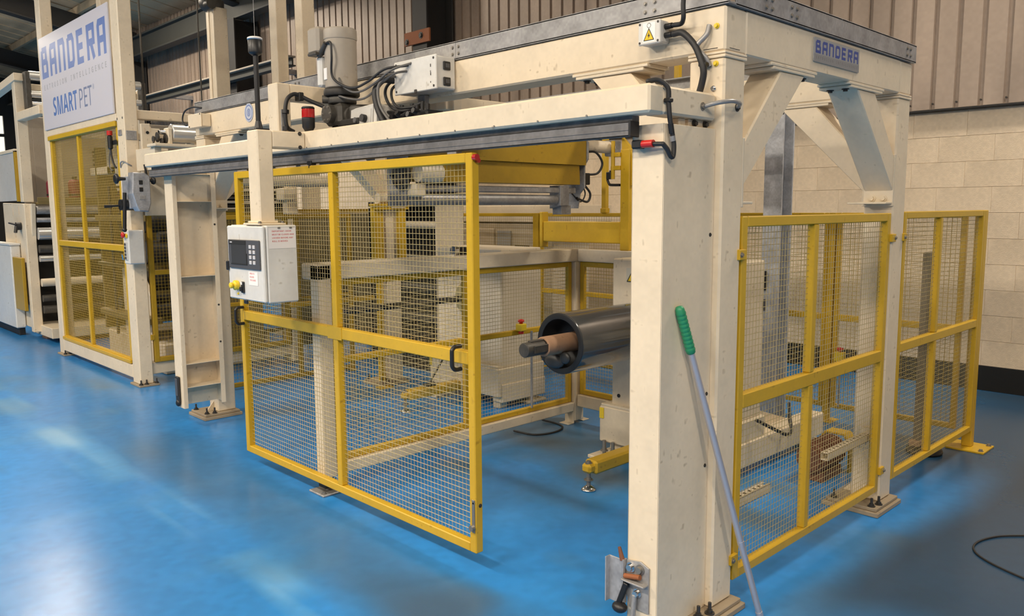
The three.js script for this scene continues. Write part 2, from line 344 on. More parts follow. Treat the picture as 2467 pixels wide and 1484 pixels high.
// other walls and roof
{
  const wl = structure('wall_left'); part(wl, 'wall_panel', B(-14.2, -14, 0, 10, -32, 9, 0), M.cladding);
  const wf = structure('wall_front'); part(wf, 'wall_panel', B(-14.2, 8, 0, 10, 8.8, 9, 0), M.cladding);
  const we = structure('wall_end'); part(we, 'wall_panel', [B(-14.2, 8, 0, 3.4, -32.2, -32, 0), B(-14.2, 6.05, 3.4, 4.9, -32.2, -32, 0), B(7.1, 8, 3.4, 4.9, -32.2, -32, 0), B(-14.2, 8, 4.9, 10, -32.2, -32, 0)], M.steelGreen);
  const wi = structure('window_1'); part(wi, 'pane', B(6.05, 7.1, 3.4, 4.9, -32.14, -32.1, 0), std({ color: lin(.6, .58, .5), emissive: lin(1, .94, .8), emissiveIntensity: 1.1, roughness: .4 }));
  part(wi, 'window_frame', [B(6.05, 7.1, 4.14, 4.24, -32.1, -32.02), B(6.05, 7.1, 3.4, 3.46, -32.1, -32.02), B(6.05, 7.1, 4.84, 4.9, -32.1, -32.02)], M.steelGreen);
  const k = .18, ry = x => 6.0 + (XW - x) * k, c = structure('ceiling');
  for (let s = 0; s < 20; s++) {                                     // roof sheets, each with raised ribs running down the slope
    const z1 = 9 - s * 2.06, z0 = z1 - 2.05;
    part(c, 'roof_sheet', [prism([[-14.2, ry(-14.2)], [8, ry(8)], [8, ry(8) + .12], [-14.2, ry(-14.2) + .12]], 'z', z0, z1, 0),
      ...[.3, .9, 1.5].map(o => prism([[-14.2, ry(-14.2) - .02], [8, ry(8) - .02], [8, ry(8)], [-14.2, ry(-14.2)]], 'z', z0 + o, z0 + o + .03, 0))], M.roofSheet);
  }
  for (let i = 0; i < 9; i++) { const x = 6.2 - i * 1.9; part(c, 'purlin', B(x, x + .07, ry(x) - .2, ry(x) - .03, -31.9, 8.7, 0), i % 2 ? M.steelGreen : M.roofSheet); }
  part(c, 'eaves_beam', [B(7.28, 7.34, 5.2, 5.62, -31.9, 8.7), B(7.2, 7.42, 5.6, 5.64, -31.9, 8.7), B(7.2, 7.42, 5.18, 5.22, -31.9, 8.7)], M.steelGreen);
  for (const z of [2.5, -3.35, -9.15, -14.9, -20.6, -26.4]) {
    part(c, 'rafter', [prism([[-14, ry(-14) - .62], [7.5, ry(7.5) - .62], [7.5, ry(7.5) - .2], [-14, ry(-14) - .2]], 'z', z - .02, z + .02, 0),
      prism([[-14, ry(-14) - .65], [7.5, ry(7.5) - .65], [7.5, ry(7.5) - .62], [-14, ry(-14) - .62]], 'z', z - .14, z + .14, 0)], M.steelDark);
  }
}
// steel stanchions standing against the back wall
[[-9.15, 'dark steel stanchion against the ribbed wall, above the junction box on the gantry'], [-14.9, 'dark steel stanchion against the ribbed wall, behind the tall thin sensor pole'], [-20.6, 'furthest dark steel stanchion, seen just right of the big lettered sign']].forEach(([z, lb]) => {
  const o = thing('steel_stanchion', lb, 'column', [7.4, 0, z], 'stanchions along the back wall'); delete o.userData.group;
  part(o, 'flange', B(7.14, 7.17, .02, 5.17, z - .16, z + .16), M.steelDark); part(o, 'flange', B(7.60, 7.63, .02, 5.17, z - .16, z + .16), M.steelDark);
  part(o, 'web', B(7.17, 7.60, .02, 5.17, z - .012, z + .012), M.steelDark); part(o, 'base_plate', B(7.08, 7.66, 0, .02, z - .22, z + .22), M.steelDark);
});
{
  const o = thing('bracket_plate', 'rust-brown steel plate with two bolt holes on the dark stanchion', 'plate', [7.1, 3.88, -9.16]);
  part(o, 'plate', [B(7.11, 7.14, 3.88, 4.06, -9.46, -8.90)], M.rust); part(o, 'bolt', [hex([7.11, 3.93, -9.40], [-1, 0, 0], .03, .02)], M.boltDark); part(o, 'bolt', [hex([7.11, 3.98, -9.08], [-1, 0, 0], .03, .02)], M.boltDark);
}

// ================================================================ LAMPS (high bays above the aisle and the machines, plus added unseen fill lamps)
{
  const spots = [[-2.2, 5.4, 1.6, LAMP_AISLE], [-2.2, 5.4, -2.4, LAMP_AISLE], [-2.2, 5.4, -6.4, LAMP_AISLE], [-2.2, 5.4, -10.6, LAMP_AISLE], [-7.5, 5.6, -.5, FILL_BAY], [-7.5, 5.6, -7, FILL_BAY],
    [4.4, 6.1, -7.8, LAMP_MACHINE], [2.95, 6.3, -13.4, LAMP_FAR], [4.4, 6.2, -16.0, LAMP_FAR], [4.45, 6.2, -17.4, LAMP_FAR], [-1.6, 5.6, 5.4, FILL_FRONT], [6.3, 5.85, -.6, FILL_WALL], [1.6, 4.8, -17.6, 40, 1], [1.6, 4.8, -22.4, 40, 1]];  // bay, front and wall lamps and both low pendants are added fill
  spots.forEach(([x, y, z, I, far], i) => {
    const o = thing('high_bay_lamp', ['high bay lamp hung over the aisle by the camera', 'high bay lamp over the aisle facing the sliding door', 'high bay lamp over the aisle facing the lettered sign', 'furthest high bay lamp hung over the aisle', 'added fill lamp over the far bay, nearer one', 'added fill lamp over the far bay, further one', 'high bay lamp hung above the left machine', 'nearest high bay lamp in the row beyond the left machine', 'second high bay lamp in the row beyond the left machine', 'furthest high bay lamp in the row beyond the left machine', 'added fill lamp behind the camera on the aisle side', 'added fill lamp brightening the back wall right of the gantry', 'added low fill lamp brightening the roof far down the aisle, nearer of two', 'added low fill lamp brightening the roof far down the aisle, further of two'][i], 'lamp', [x, y, z]);
    part(o, 'housing', [B(x - .3, x + .3, y + .03, y + .13, z - .65, z + .65, .01)], M.greyBox);
    part(o, 'diffuser', B(x - .27, x + .27, y, y + .028, z - .62, z + .62, .004), std({ color: lin(.8, .8, .8), emissive: LAMP_WARM, emissiveIntensity: LAMP_GLOW, roughness: .5 }));
    part(o, 'rod', [C([x, y + .13, z - .5], [x, 6.0 + (XW - x) * .18 - .02, z - .5], .008, 8)], M.galv); part(o, 'rod', [C([x, y + .13, z + .5], [x, 6.0 + (XW - x) * .18 - .02, z + .5], .008, 8)], M.galv);
    const l = new THREE.RectAreaLight(LAMP_WARM, I, .54, 1.24); l.position.set(0, -.012, 0); l.rotation.x = -Math.PI / 2; l.name = 'lamp_light'; l.castShadow = true; o.add(l);
    part(o, 'added_uplight_strip', B(x - .2, x + .2, y + .13, y + .14, z - .45, z + .45, .002), std({ color: lin(.8, .8, .8), emissive: LAMP_WARM, emissiveIntensity: LAMP_GLOW * .4, roughness: .5 }));  // glowing top strip added to go with the upward fill
    const u = new THREE.RectAreaLight(LAMP_WARM, far ? FILL_UP : x > 0 ? FILL_UP * .25 : FILL_UP, .4, .9); u.position.set(0, .15, 0); u.rotation.x = Math.PI / 2; u.name = 'added_uplight'; u.castShadow = true; o.add(u);  // upward light added to each lamp to brighten the roof
  });
}

// ================================================================ THE GANTRY
const GX0 = 2.63, GX1 = 2.775, GX2 = 4.258, GX3 = 4.412, GZ0 = -1.6, GZ1 = -6.0, T = .15, BY0 = 2.16, BY1 = 2.32;
{
  const o = thing('gantry', 'cream welded four-post gantry with corner braces and a grey channel along its top', 'gantry', [2.7, 0, -1.7]);
  const legs = [[GX0, GX1, GZ0 - T, GZ0], [GX2, GX3, GZ0 - T, GZ0], [GX0, GX1, GZ1 - T, GZ1], [GX2, GX3, GZ1 - T, GZ1]];
  legs.forEach(([xa, xb, za, zb], i) => {
    const l = part(o, 'leg', [B(xa, xb, .042, BY0 - .02, za, zb, .008)], M.cream);
    const xm = (xa + xb) / 2, zm = (za + zb) / 2;
    part(l, 'base_plate', [B(xa - .13, xb + .03, 0, .024, za - .10, zb + .05, .003)], M.dirty);
    part(l, 'shim_plate', [B(xa - .115, xb + .018, .0245, .042, za - .085, zb + .035, .003)], M.dirty);
    part(l, 'gusset', [prism([[xa - .065, .042], [xa, .042], [xa, .12]], 'z', zm - .006, zm + .006, .001)], M.cream);
    part(l, 'gusset', [prism([[za - .07, .042], [za, .042], [za, .12]], 'x', xm - .006, xm + .006, .001)], M.cream);
    for (const [bx, bz] of [[xa - .09, za - .05], [xa - .09, zb - .0], [xa - .035, zb + .015], [xb + .005, za - .05]]) part(l, 'anchor_bolt', anchor(bx, .042, bz), M.boltDark);
    part(o, 'cap_plate', [B(xa - .004, xb + .004, BY0 - .022, BY0 - .011, za - .004, zb + .004, .002)], M.cream);
    part(o, 'cap_plate', [B(xa - .004, xb + .004, BY0 - .009, BY0, za - .004, zb + .004, .002)], M.cream);
  });
  // four box beams
  part(o, 'beam', B(GX0, GX1, BY0, BY1, GZ1 - T, GZ0, .008), M.cream); part(o, 'beam', B(GX2, GX3, BY0, BY1, GZ1 - T, GZ0, .008), M.cream);
  part(o, 'beam', B(GX1, GX2, BY0, BY1, GZ0 - T, GZ0, .006), M.cream); part(o, 'beam', B(GX1, GX2, BY0, BY1, GZ1 - T, GZ1, .006), M.cream);
  // grey channel along the top with bolted splices
  const chan = (plane, w, s, u0, u1) => {                             // web at w, lips turned to s
    const g = plane === 'x' ? [B(w, w + s * .006, BY1 + .004, 2.408, u0, u1, .001), B(w, w + s * .05, 2.402, 2.41, u0, u1, .001), B(w, w + s * .05, BY1 + .002, BY1 + .01, u0, u1, .001)]
      : [B(u0, u1, BY1 + .004, 2.408, w, w + s * .006, .001), B(u0, u1, 2.402, 2.41, w, w + s * .05, .001), B(u0, u1, BY1 + .002, BY1 + .01, w, w + s * .05, .001)];
    return g;
  };
  const cut = (a, b, n) => Array.from({ length: n }, (_, i) => [a + (b - a) * i / n + .001, a + (b - a) * (i + 1) / n - .001]);
  for (const [a, b] of [[-6.13, -4.6], [-4.6, -3.085], [-3.085, -1.585]]) part(o, 'top_channel', chan('x', GX0 - .004, 1, a + .001, b - .001), M.galv);
  for (const [a, b] of cut(GX0 + .05, GX3 + .02, 2)) part(o, 'top_channel', chan('z', GZ0 + .01, -1, a, b), M.galv);
  part(o, 'top_channel', chan('x', GX3 + .004, -1, -6.13, -1.66), M.galv);
  part(o, 'top_channel', chan('z', GZ1 - T - .01, 1, GX0 + .05, GX3 - .05), M.galv);
  const dots = (plane, w, us) => us.flatMap(u => [[-.022, .03], [.022, .03], [-.022, .062], [.022, .062]].map(([a, b]) => plane === 'x' ? hex([w, BY1 + b, u + a], [-1, 0, 0], .006, .006) : hex([u + a, BY1 + b, w], [0, 0, 1], .006, .006)));
  part(o, 'channel_bolts', dots('x', GX0 - .004, [-4.6, -3.085, -1.93]), M.bolt); part(o, 'channel_bolts', dots('z', GZ0 + .01, [2.92, 3.12, 4.33]), M.bolt);
  // corner braces at 45 degrees, in both planes of each post
  const brace = (plane, w0, w1, post, dir) => {                       // post: face the foot stands on; dir: +1 / -1 along u
    const u = d => post + dir * d, pts = [[u(0), 1.667], [u(0), 1.835], [u(.28), 2.135], [u(.48), 2.135]], ax = plane === 'x' ? 'x' : 'z';
    part(o, 'brace', prism(pts, ax, w0, w1, .006), M.cream);
    const flat = (a, b, y0, y1) => plane === 'x' ? B(w0 - .006, w1 + .006, y0, y1, u(a), u(b), .002) : B(u(a), u(b), y0, y1, w0 - .006, w1 + .006, .002);
    part(o, 'brace_plate', [flat(.21, .56, 2.135, 2.147), flat(.19, .58, 2.148, 2.16)], M.creamCool);
    part(o, 'brace_plate', [plane === 'x' ? B(w0 - .004, w1 + .004, 1.60, 1.86, u(-.002), u(.012), .002) : B(u(-.002), u(.012), 1.60, 1.86, w0 - .004, w1 + .004, .002)], M.creamCool);
    const sh = plane === 'x' ? B(w0, w1, 1.612, 1.622, u(.012), u(.09), .002) : B(u(.012), u(.09), 1.612, 1.622, w0, w1, .002);
    part(o, 'brace_shelf', [sh, ...[.3, .7].map(f => { const c = w0 + (w1 - w0) * f; return plane === 'x' ? hex([c, 1.64, u(.012)], [0, 0, dir], .012, .014) : hex([u(.012), 1.64, c], [dir, 0, 0], .012, .014); })], M.creamCool);
    part(o, 'bolt', [.25, .75].map(f => { const c = w0 + (w1 - w0) * f; return plane === 'x' ? hex([c, 2.135, u(.53)], [0, -1, 0], .011, .012) : hex([u(.53), 2.135, c], [0, -1, 0], .011, .012); }), M.boltDark);
  };
  for (const [xa, xb] of [[GX0 + .004, GX1 - .004], [GX2 + .004, GX3 - .004]]) { brace('x', xa, xb, GZ0 - T, -1); brace('x', xa, xb, GZ1, 1); }
  for (const [za, zb] of [[GZ0 - T + .004, GZ0 - .004], [GZ1 - T + .004, GZ1 - .004]]) { brace('z', za, zb, GX1, 1); brace('z', za, zb, GX2, -1); }
  // hardware on the near corner
  part(o, 'earth_strap', tube([[2.624, 2.256, -1.663], [2.612, 2.222, -1.667], [2.598, 2.19, -1.694], [2.598, 2.172, -1.694], [2.612, 2.14, -1.668], [2.624, 2.11, -1.659]], .0095, 30, 8), M.alu, 'braided earth strap on the near corner post');
  for (const [y, z] of [[2.25, -1.635], [2.118, -1.635], [2.03, -1.643]]) part(o, 'earth_stud', hex([2.63, y, z], [-1, 0, 0], .007, .012), y > 2.05 ? M.eYellow : M.chrome);
  part(o, 'seam_groove', [B(2.628, 2.64, 2.172, 2.174, -1.69, -1.63), B(2.66, 2.73, 2.172, 2.174, -1.604, -1.5985)], M.boltDark);
}
{
  const [c, x] = canvas(512, 116, '#9a9a98'); x.fillStyle = '#8a8a8a'; x.fillRect(0, 78, 512, 38);
  blockWord(x, 'BANDERA', 14, 12, 484, 62, '#2b468f', 14); spaced(x, 'EXTRUSION INTELLIGENCE', 16, 496, 101, 'bold 19px sans-serif', '#6d6d6e');
  const o = thing('name_plate', 'small grey maker plate with blue block letters on the cream end beam', 'sign', [3.31, 2.2, GZ0]);
  part(o, 'plate', B(3.312, 3.757, 2.203, 2.302, GZ0, GZ0 + .005, .0015), M.plate); print(o, 'lettering', '+z', GZ0 + .0056, 3.312, 3.757, 2.203, 2.302, c, .4);
}
{
  const [c, x] = canvas(256, 256, '#b9c0cf'); x.strokeStyle = '#7d8cb4'; x.lineWidth = 22; x.beginPath(); x.arc(128, 128, 96, 0, 7); x.stroke(); x.lineWidth = 6; x.strokeStyle = '#e8e8ee'; x.beginPath(); x.arc(128, 128, 80, 0, 7); x.stroke();
  x.strokeStyle = '#6678a8'; x.lineWidth = 12; x.beginPath(); x.arc(128, 128, 46, 0, 7); x.stroke(); x.fillStyle = '#6678a8'; x.fillRect(112, 96, 14, 64); x.fillRect(132, 96, 14, 64);
  const o = thing('round_badge', 'round pale blue badge stuck on the far end of the gantry beam', 'badge', [GX0, 2.2, -5.26]);
  part(o, 'disc', C([GX0, 2.262, -5.262], [GX0 - .003, 2.262, -5.262], .063, 40), M.plate);
  const t = new THREE.CanvasTexture(c); t.colorSpace = THREE.SRGBColorSpace; const g = new THREE.CircleGeometry(.0625, 40); g.rotateY(-Math.PI / 2); g.translate(GX0 - .0036, 2.262, -5.262);
  part(o, 'emblem', g, std({ map: t, roughness: .4 }), undefined, true);
}
// ---- guard columns: a folded sheet channel in front of each front post
function guardColumn(label, zA, zB, open) {
  const o = thing('guard_column', label, 'column', [2.32, 0, (zA + zB) / 2]), x0 = 2.31, x1 = GX0 - .002, y0 = open ? .15 : .045, y1 = 1.885, s = open ? 1 : -1;
  const web = open ? zA : zB;
  part(o, 'web', open ? B(x0, x1, y0, y1, zA, zA + .004, .001) : B(x0, x1, y0, y1, zB - .004, zB, .001), M.cream);
  part(o, 'front_flange', B(x0, x0 + .004, y0, y1, zA + .001, zB - .001, .001), M.cream);
  part(o, 'rear_flange', B(x1 - .004, x1, y0, y1, zA + .001, zB - .001, .001), M.cream);
  for (const y of [.30, .475, 1.12, 1.665, 1.86]) part(o, 'rib', B(x0 + .004, x1 - .004, y, y + .005, zA + .002, zB - .004, .001), M.cream);
  part(o, 'top_box', open ? B(x0 + .004, x1 - .004, 1.667, 1.859, zB - .03, zB - .026, .001) : B(x0 + .004, x1 - .004, 1.667, 1.859, zA + .01, zA + .014, .001), M.cream);
  if (open) { part(o, 'front_return', B(x0, x0 + .03, y0, y1, zB - .004, zB, .001), M.cream); part(o, 'rear_return', B(x1 - .035, x1, y0, y1, zB - .004, zB, .001), M.cream); }
  else part(o, 'front_return', B(x0, x0 + .03, y0, y1, zA, zA + .004, .001), M.cream);
  const zm = (zA + zB) / 2;
  part(o, 'bolt', [[.62, 0], [.9, 0], [1.5, 0]].map(([y]) => hex([x1 - .02, y, open ? zB : zB], [0, 0, 1], .005, .004)), M.boltDark);
  return o;
}
guardColumn('plain cream box column at the near end of the door opening, with the broom leaning on it', -1.765, -1.63, false);
guardColumn('cream channel column with open ribbed side at the far end of the door track', -5.985, -5.845, true);
{
  const o = thing('door_stop', 'black rubber buffer strip on the foot of the ribbed channel column', 'buffer', [2.30, .15, -5.92]);
  part(o, 'strip', B(2.292, 2.309, .19, .385, -5.955, -5.895, .006), M.rubber); part(o, 'face', B(2.287, 2.293, .24, .37, -5.945, -5.905, .002), M.bezel); part(o, 'tip', [sphere([2.298, .185, -5.925], .026, .7, 1, 1)], M.black);
}
// ---- sliding door track
{
  const o = thing('track_beam', 'cream square tube overhead with the grey sliding door track under it', 'beam', [2.26, 1.84, -3.9]);
  part(o, 'beam', B(2.222, 2.305, 1.915, 2.010, -6.1, GZ0 - .03, .008), M.cream);
  part(o, 'return_arm', B(2.305, 2.628, 1.915, 2.010, -1.715, -1.631, .008), M.cream); part(o, 'return_arm', B(2.305, 2.628, 1.915, 2.010, -6.0, -5.916, .008), M.cream);
  part(o, 'splice_seam', B(2.2215, 2.2225, 1.92, 2.005, -3.86, -3.857, 0), M.boltDark);
  part(o, 'fixing_plate', [B(2.5, 2.63, 1.888, 1.915, -1.70, -1.66), B(2.44, 2.48, 1.885, 1.915, -1.70, -1.66)], M.cream); for (const x of [2.53, 2.60]) part(o, 'bolt', hex([x, 1.90, -1.658], [0, 0, 1], .009, .012), M.boltDark);
  const tr = [B(2.262, 2.302, 1.893, 1.915, -6.08, -1.73, .001), B(2.244, 2.248, 1.845, 1.893, -6.08, -1.73, .001), B(2.286, 2.29, 1.845, 1.893, -6.08, -1.73, .001), B(2.244, 2.29, 1.889, 1.893, -6.08, -1.73, .001), B(2.244, 2.258, 1.845, 1.849, -6.08, -1.73, .001), B(2.276, 2.29, 1.845, 1.849, -6.08, -1.73, .001), B(2.242, 2.2445, 1.864, 1.869, -6.08, -1.73, 0)];
  part(o, 'track', tr, M.aluDark); part(o, 'end_cap', B(2.241, 2.293, 1.842, 1.896, -1.732, -1.722, .002), M.black);
  for (let i = 0; i < 9; i++) part(o, 'rivet', C([2.222, 1.925, -1.9 - i * .24], [2.219, 1.925, -1.9 - i * .24], .004, 8), M.bolt);
}
{ // pull handle bar at the near post
  const o = thing('grab_bar', 'small curved steel grab bar bridging the arm and the near post', 'handle', [2.6, 1.95, -1.6]);
  part(o, 'bar', tube([[2.545, 1.958, -1.631], [2.56, 1.968, -1.585], [2.62, 1.977, -1.56], [2.69, 1.975, -1.57], [2.722, 1.966, -1.6]], .008, 32, 8), M.galv);
  part(o, 'foot', hex([2.54, 1.958, -1.631], [0, 0, 1], .01, .01), M.bolt); part(o, 'foot', hex([2.722, 1.966, -1.6], [0, 0, 1], .01, .01), M.boltDark);
}
// ---- the sliding door
const DX0 = 2.236, DX1 = 2.278, DZ0 = -4.712, DZ1 = -2.535;
{
  const o = thing('sliding_door', 'big yellow sliding guard door of four wire mesh panes hung from the grey track', 'door', [2.257, 0, -3.62]);
  panel(o, 'x', DX0, DX1, DZ0, DZ1, .095, 1.832, [-3.632], [.962], .042, M.yellow, .62, M.wire, .025, .058);
  part(o, 'cross_plate', B(DX0 - .003, DX0, .928, .996, -3.70, -3.565, .001), M.yellow);
  for (const [z, s] of [[-2.62, 1], [-4.665, -1]]) { part(o, 'handle', tube([[DX0, 1.012, z], [DX0 - .035, 1.012, z], [DX0 - .05, .998, z], [DX0 - .05, .93, z], [DX0 - .035, .912, z], [DX0, .912, z]], .0095, 40, 8, .15), M.black, s > 0 ? 'black bow handle on the leading stile' : 'black bow handle on the trailing stile'); }
  for (const z of [-2.68, -4.6]) part(o, 'hanger', [B(2.25, 2.284, 1.832, 1.846, z - .03, z + .03, .002), C([2.267, 1.846, z], [2.267, 1.872, z], .007, 10), C([2.255, 1.868, z], [2.279, 1.868, z], .017, 16)], M.galv);
  part(o, 'striker', [C([2.25, 1.812, DZ1], [2.25, 1.812, DZ1 + .02], .014, 14), C([2.264, 1.80, DZ1], [2.264, 1.80, DZ1 + .015], .010, 12)], M.redLens, 'red striker knob on the upper leading corner');
  part(o, 'guide_bracket', [B(DX0 - .005, DX0, .19, .34, DZ1 - .022, DZ1 - .004, .002), C([DX0 - .022, .215, DZ1 - .012], [DX0 - .004, .215, DZ1 - .012], .013, 12)], M.bolt); part(o, 'guide_bolt', [hex([DX0, .325, DZ1 - .012], [-1, 0, 0], .005, .005), hex([2.262, .31, DZ1], [0, 0, 1], .006, .005)], M.boltDark);
}
{ // proximity cam hanging from the track
  const o = thing('track_roller_stop', 'small black stop with cable under the track near the control box', 'stop', [2.25, 1.83, -3.83]);
  part(o, 'body', B(2.235, 2.27, 1.836, 1.858, -3.85, -3.81, .003), M.black); part(o, 'pin', C([2.24, 1.82, -3.83], [2.24, 1.84, -3.83], .006), M.black);
}
// ---- door catcher at the foot of the plain column
{
  const o = thing('door_catcher', 'worn galvanised catch bracket with spring bolts at the foot of the plain column', 'bracket', [2.28, .1, -1.74]);
  part(o, 'back_plate', prism([[-1.662, .118], [-1.662, .292], [-1.70, .308], [-1.762, .297], [-1.768, .18], [-1.75, .118]], 'x', 2.302, 2.309, .001), M.galv);
  part(o, 'catch_plate', [B(2.285, 2.29, .125, .300, -1.83, -1.772, .001), B(2.285, 2.309, .125, .30, -1.772, -1.766, .001), B(2.262, 2.29, .125, .300, -1.834, -1.829, .001)], M.plate);
  part(o, 'ledge', [B(2.272, 2.303, .225, .231, -1.768, -1.664, .001)], M.galv);
  part(o, 'bolt', hex([2.302, .275, -1.742], [-1, 0, 0], .013, .016), M.chrome); part(o, 'bolt', hex([2.302, .278, -1.70], [-1, 0, 0], .013, .014), M.bolt); part(o, 'bolt', hex([2.302, .185, -1.71], [-1, 0, 0], .012, .02), M.chrome);
  part(o, 'latch', [bar([2.288, .215, -1.752], [2.28, .115, -1.785], .02, .02), sphere([2.278, .115, -1.775], .026, 1, .8, 1.2)], M.black);
  part(o, 'pin', [C([2.292, .295, -1.775], [2.292, .342, -1.79], .010, 10, .006)], M.brown); part(o, 'rust_spring', C([2.288, .24, -1.76], [2.288, .255, -1.69], .010, 10), M.rust);
  part(o, 'stem', C([2.288, .1, -1.72], [2.288, .18, -1.715], .010, 12), M.galv);
}
// ---- broom
{
  const p = V(2.786, .002, -1.476), q = V(2.392, 1.262, -1.617), d = q.clone().sub(p).normalize(), a = t => p.clone().addScaledVector(d, t);
  const o = thing('broom_handle', 'grey pole with a ribbed green grip leaning on the plain cream column', 'pole', [2.786, 0, -1.476]);
  part(o, 'pole', [C(a(.01), a(1.14), .0125, 20), C(a(.33), a(.345), .0135, 18), C(a(0), a(.02), .014, 18)], M.poleGrey);
  const prof = [[.0125, 0], [.0165, .004]]; for (let i = 0; i < 10; i++) { const y = .01 + i * .0155; prof.push([.017, y], [.0185, y + .004], [.0185, y + .010], [.017, y + .0135]); } prof.push([.0165, .172], [.012, .182], [0, .185]);
  part(o, 'grip', lathe(a(1.135), d, prof, 20), M.green);
}

// ================================================================ BOXES AND CABLES ON THE GANTRY
{
  const o = thing('warning_junction_box', 'small grey junction box with a yellow warning triangle on the near end of the beam', 'junction box', [2.6, 2.21, -1.88]);
  part(o, 'box', B(2.575, 2.629, 2.215, 2.298, -1.935, -1.838, .006), M.greyBox); part(o, 'lid', B(2.562, 2.575, 2.213, 2.30, -1.937, -1.836, .005), M.whiteBox);
  for (const [y, z] of [[2.222, -1.928], [2.29, -1.928], [2.222, -1.845], [2.29, -1.845]]) part(o, 'screw', C([2.562, y, z], [2.5605, y, z], .0045, 10), M.boltDark);
  const [c, x] = canvas(128, 160, '#f4f0ea'); x.strokeStyle = '#222'; x.lineWidth = 4; x.beginPath(); x.arc(64, 24, 19, 0, 7); x.stroke(); x.fillStyle = '#f0c418'; x.strokeStyle = '#1c1a10'; x.lineWidth = 7; x.lineJoin = 'round'; x.beginPath(); x.moveTo(64, 50); x.lineTo(116, 146); x.lineTo(12, 146); x.closePath(); x.fill(); x.stroke();
  x.fillStyle = '#1c1a10'; x.beginPath(); x.moveTo(70, 76); x.lineTo(48, 114); x.lineTo(62, 112); x.lineTo(55, 138); x.lineTo(80, 102); x.lineTo(66, 104); x.closePath(); x.fill();
  print(o, 'warning_label', '-x', 2.5615, -1.914, -1.858, 2.222, 2.292, c, .5);
  for (const y of [2.275, 2.243]) part(o, 'gland', [C([2.60, y, -1.838], [2.60, y, -1.808], .011, 12), C([2.60, y, -1.82], [2.60, y, -1.795], .008, 12)], M.black);
}
const cables = (name, label, r, mat, pts, group, extra) => { const o = thing(name, label, 'cable', [pts[0][0], Math.min(...pts.map(p => p[1])), pts[0][2]], group); part(o, 'sheath', [tube(pts, r, pts.length * 9, 8), ...caps(pts, r)], mat); if (extra) extra(o); return o; };
cables('cable', 'black cable running from the warning box up over the grey channel', .009, M.rubber, [[2.60, 2.275, -1.80], [2.595, 2.274, -1.765], [2.575, 2.29, -1.742], [2.572, 2.34, -1.742], [2.578, 2.40, -1.735], [2.61, 2.435, -1.71], [2.66, 2.42, -1.68]]);
cables('cable', 'thick black cable curving down from the warning box behind the track arm', .0125, M.rubber, [[2.60, 2.243, -1.80], [2.592, 2.238, -1.755], [2.592, 2.19, -1.705], [2.592, 2.134, -1.676], [2.594, 2.09, -1.664], [2.60, 2.05, -1.674], [2.606, 2.012, -1.69]], null, o => part(o, 'clip', [B(2.588, 2.63, 2.108, 2.124, -1.685, -1.655, .003)], M.black));
cables('cable', 'black cable looping down the near end of the track to the red switch', .0085, M.rubber, [[2.254, 2.02, -1.66], [2.285, 2.024, -1.64], [2.308, 2.0, -1.618], [2.313, 1.95, -1.617], [2.316, 1.904, -1.614], [2.324, 1.866, -1.612], [2.337, 1.815, -1.61], [2.334, 1.776, -1.61], [2.32, 1.773, -1.61], [2.30, 1.797, -1.612], [2.285, 1.813, -1.618]], null, o => { part(o, 'clip', B(2.302, 2.325, 1.952, 1.966, -1.632, -1.605, .003), M.black); part(o, 'ferrule', C([2.32, 1.882, -1.613], [2.327, 1.85, -1.612], .010, 10), M.black); part(o, 'ferrule', C([2.329, 1.842, -1.612], [2.334, 1.825, -1.611], .010, 10), M.alu); });
{
  const o = thing('door_switch', 'red and black safety switch on the top of the plain column', 'switch', [2.27, 1.79, -1.64]);
  part(o, 'body', B(2.268, 2.302, 1.802, 1.832, -1.74, -1.70, .005), M.black); part(o, 'actuator', [C([2.283, 1.817, -1.70], [2.283, 1.817, -1.655], .013, 14), B(2.275, 2.3, 1.806, 1.828, -1.70, -1.66, .004)], M.red); part(o, 'gland', C([2.283, 1.815, -1.655], [2.284, 1.813, -1.618], .008, 10), M.black);
}
{
  const o = thing('relay_box', 'big white electrical box with two black sockets in the middle of the beam', 'junction box', [2.56, 2.17, -3.25]);
  part(o, 'box', B(2.512, 2.625, 2.178, 2.332, -3.415, -3.086, .006), M.whiteBox); part(o, 'lid', B(2.50, 2.512, 2.174, 2.336, -3.419, -3.082, .005), M.whiteBox);
  for (const [y, z] of [[2.19, -3.40], [2.32, -3.40], [2.19, -3.10], [2.32, -3.10]]) part(o, 'screw', C([2.50, y, z], [2.498, y, z], .006, 10), M.boltDark);
  part(o, 'latch', [B(2.494, 2.5, 2.168, 2.186, -3.25, -3.232, .002)], M.boltDark);
  for (const y of [2.287, 2.213]) { const s = part(o, 'socket', B(2.545, 2.588, y - .02, y + .02, -3.086, -3.076, .003), M.black); part(s, 'insert', B(2.555, 2.578, y - .01, y + .01, -3.077, -3.073, .001), M.bezel); }
  part(o, 'marker', [.0, .035, .05, .075].map((d, i) => B(2.4985, 2.5, 2.205 + d, 2.205 + d + .008 + (i % 2) * .006, -3.125, -3.122 + (i % 2) * .002, 0)), M.boltDark);
}
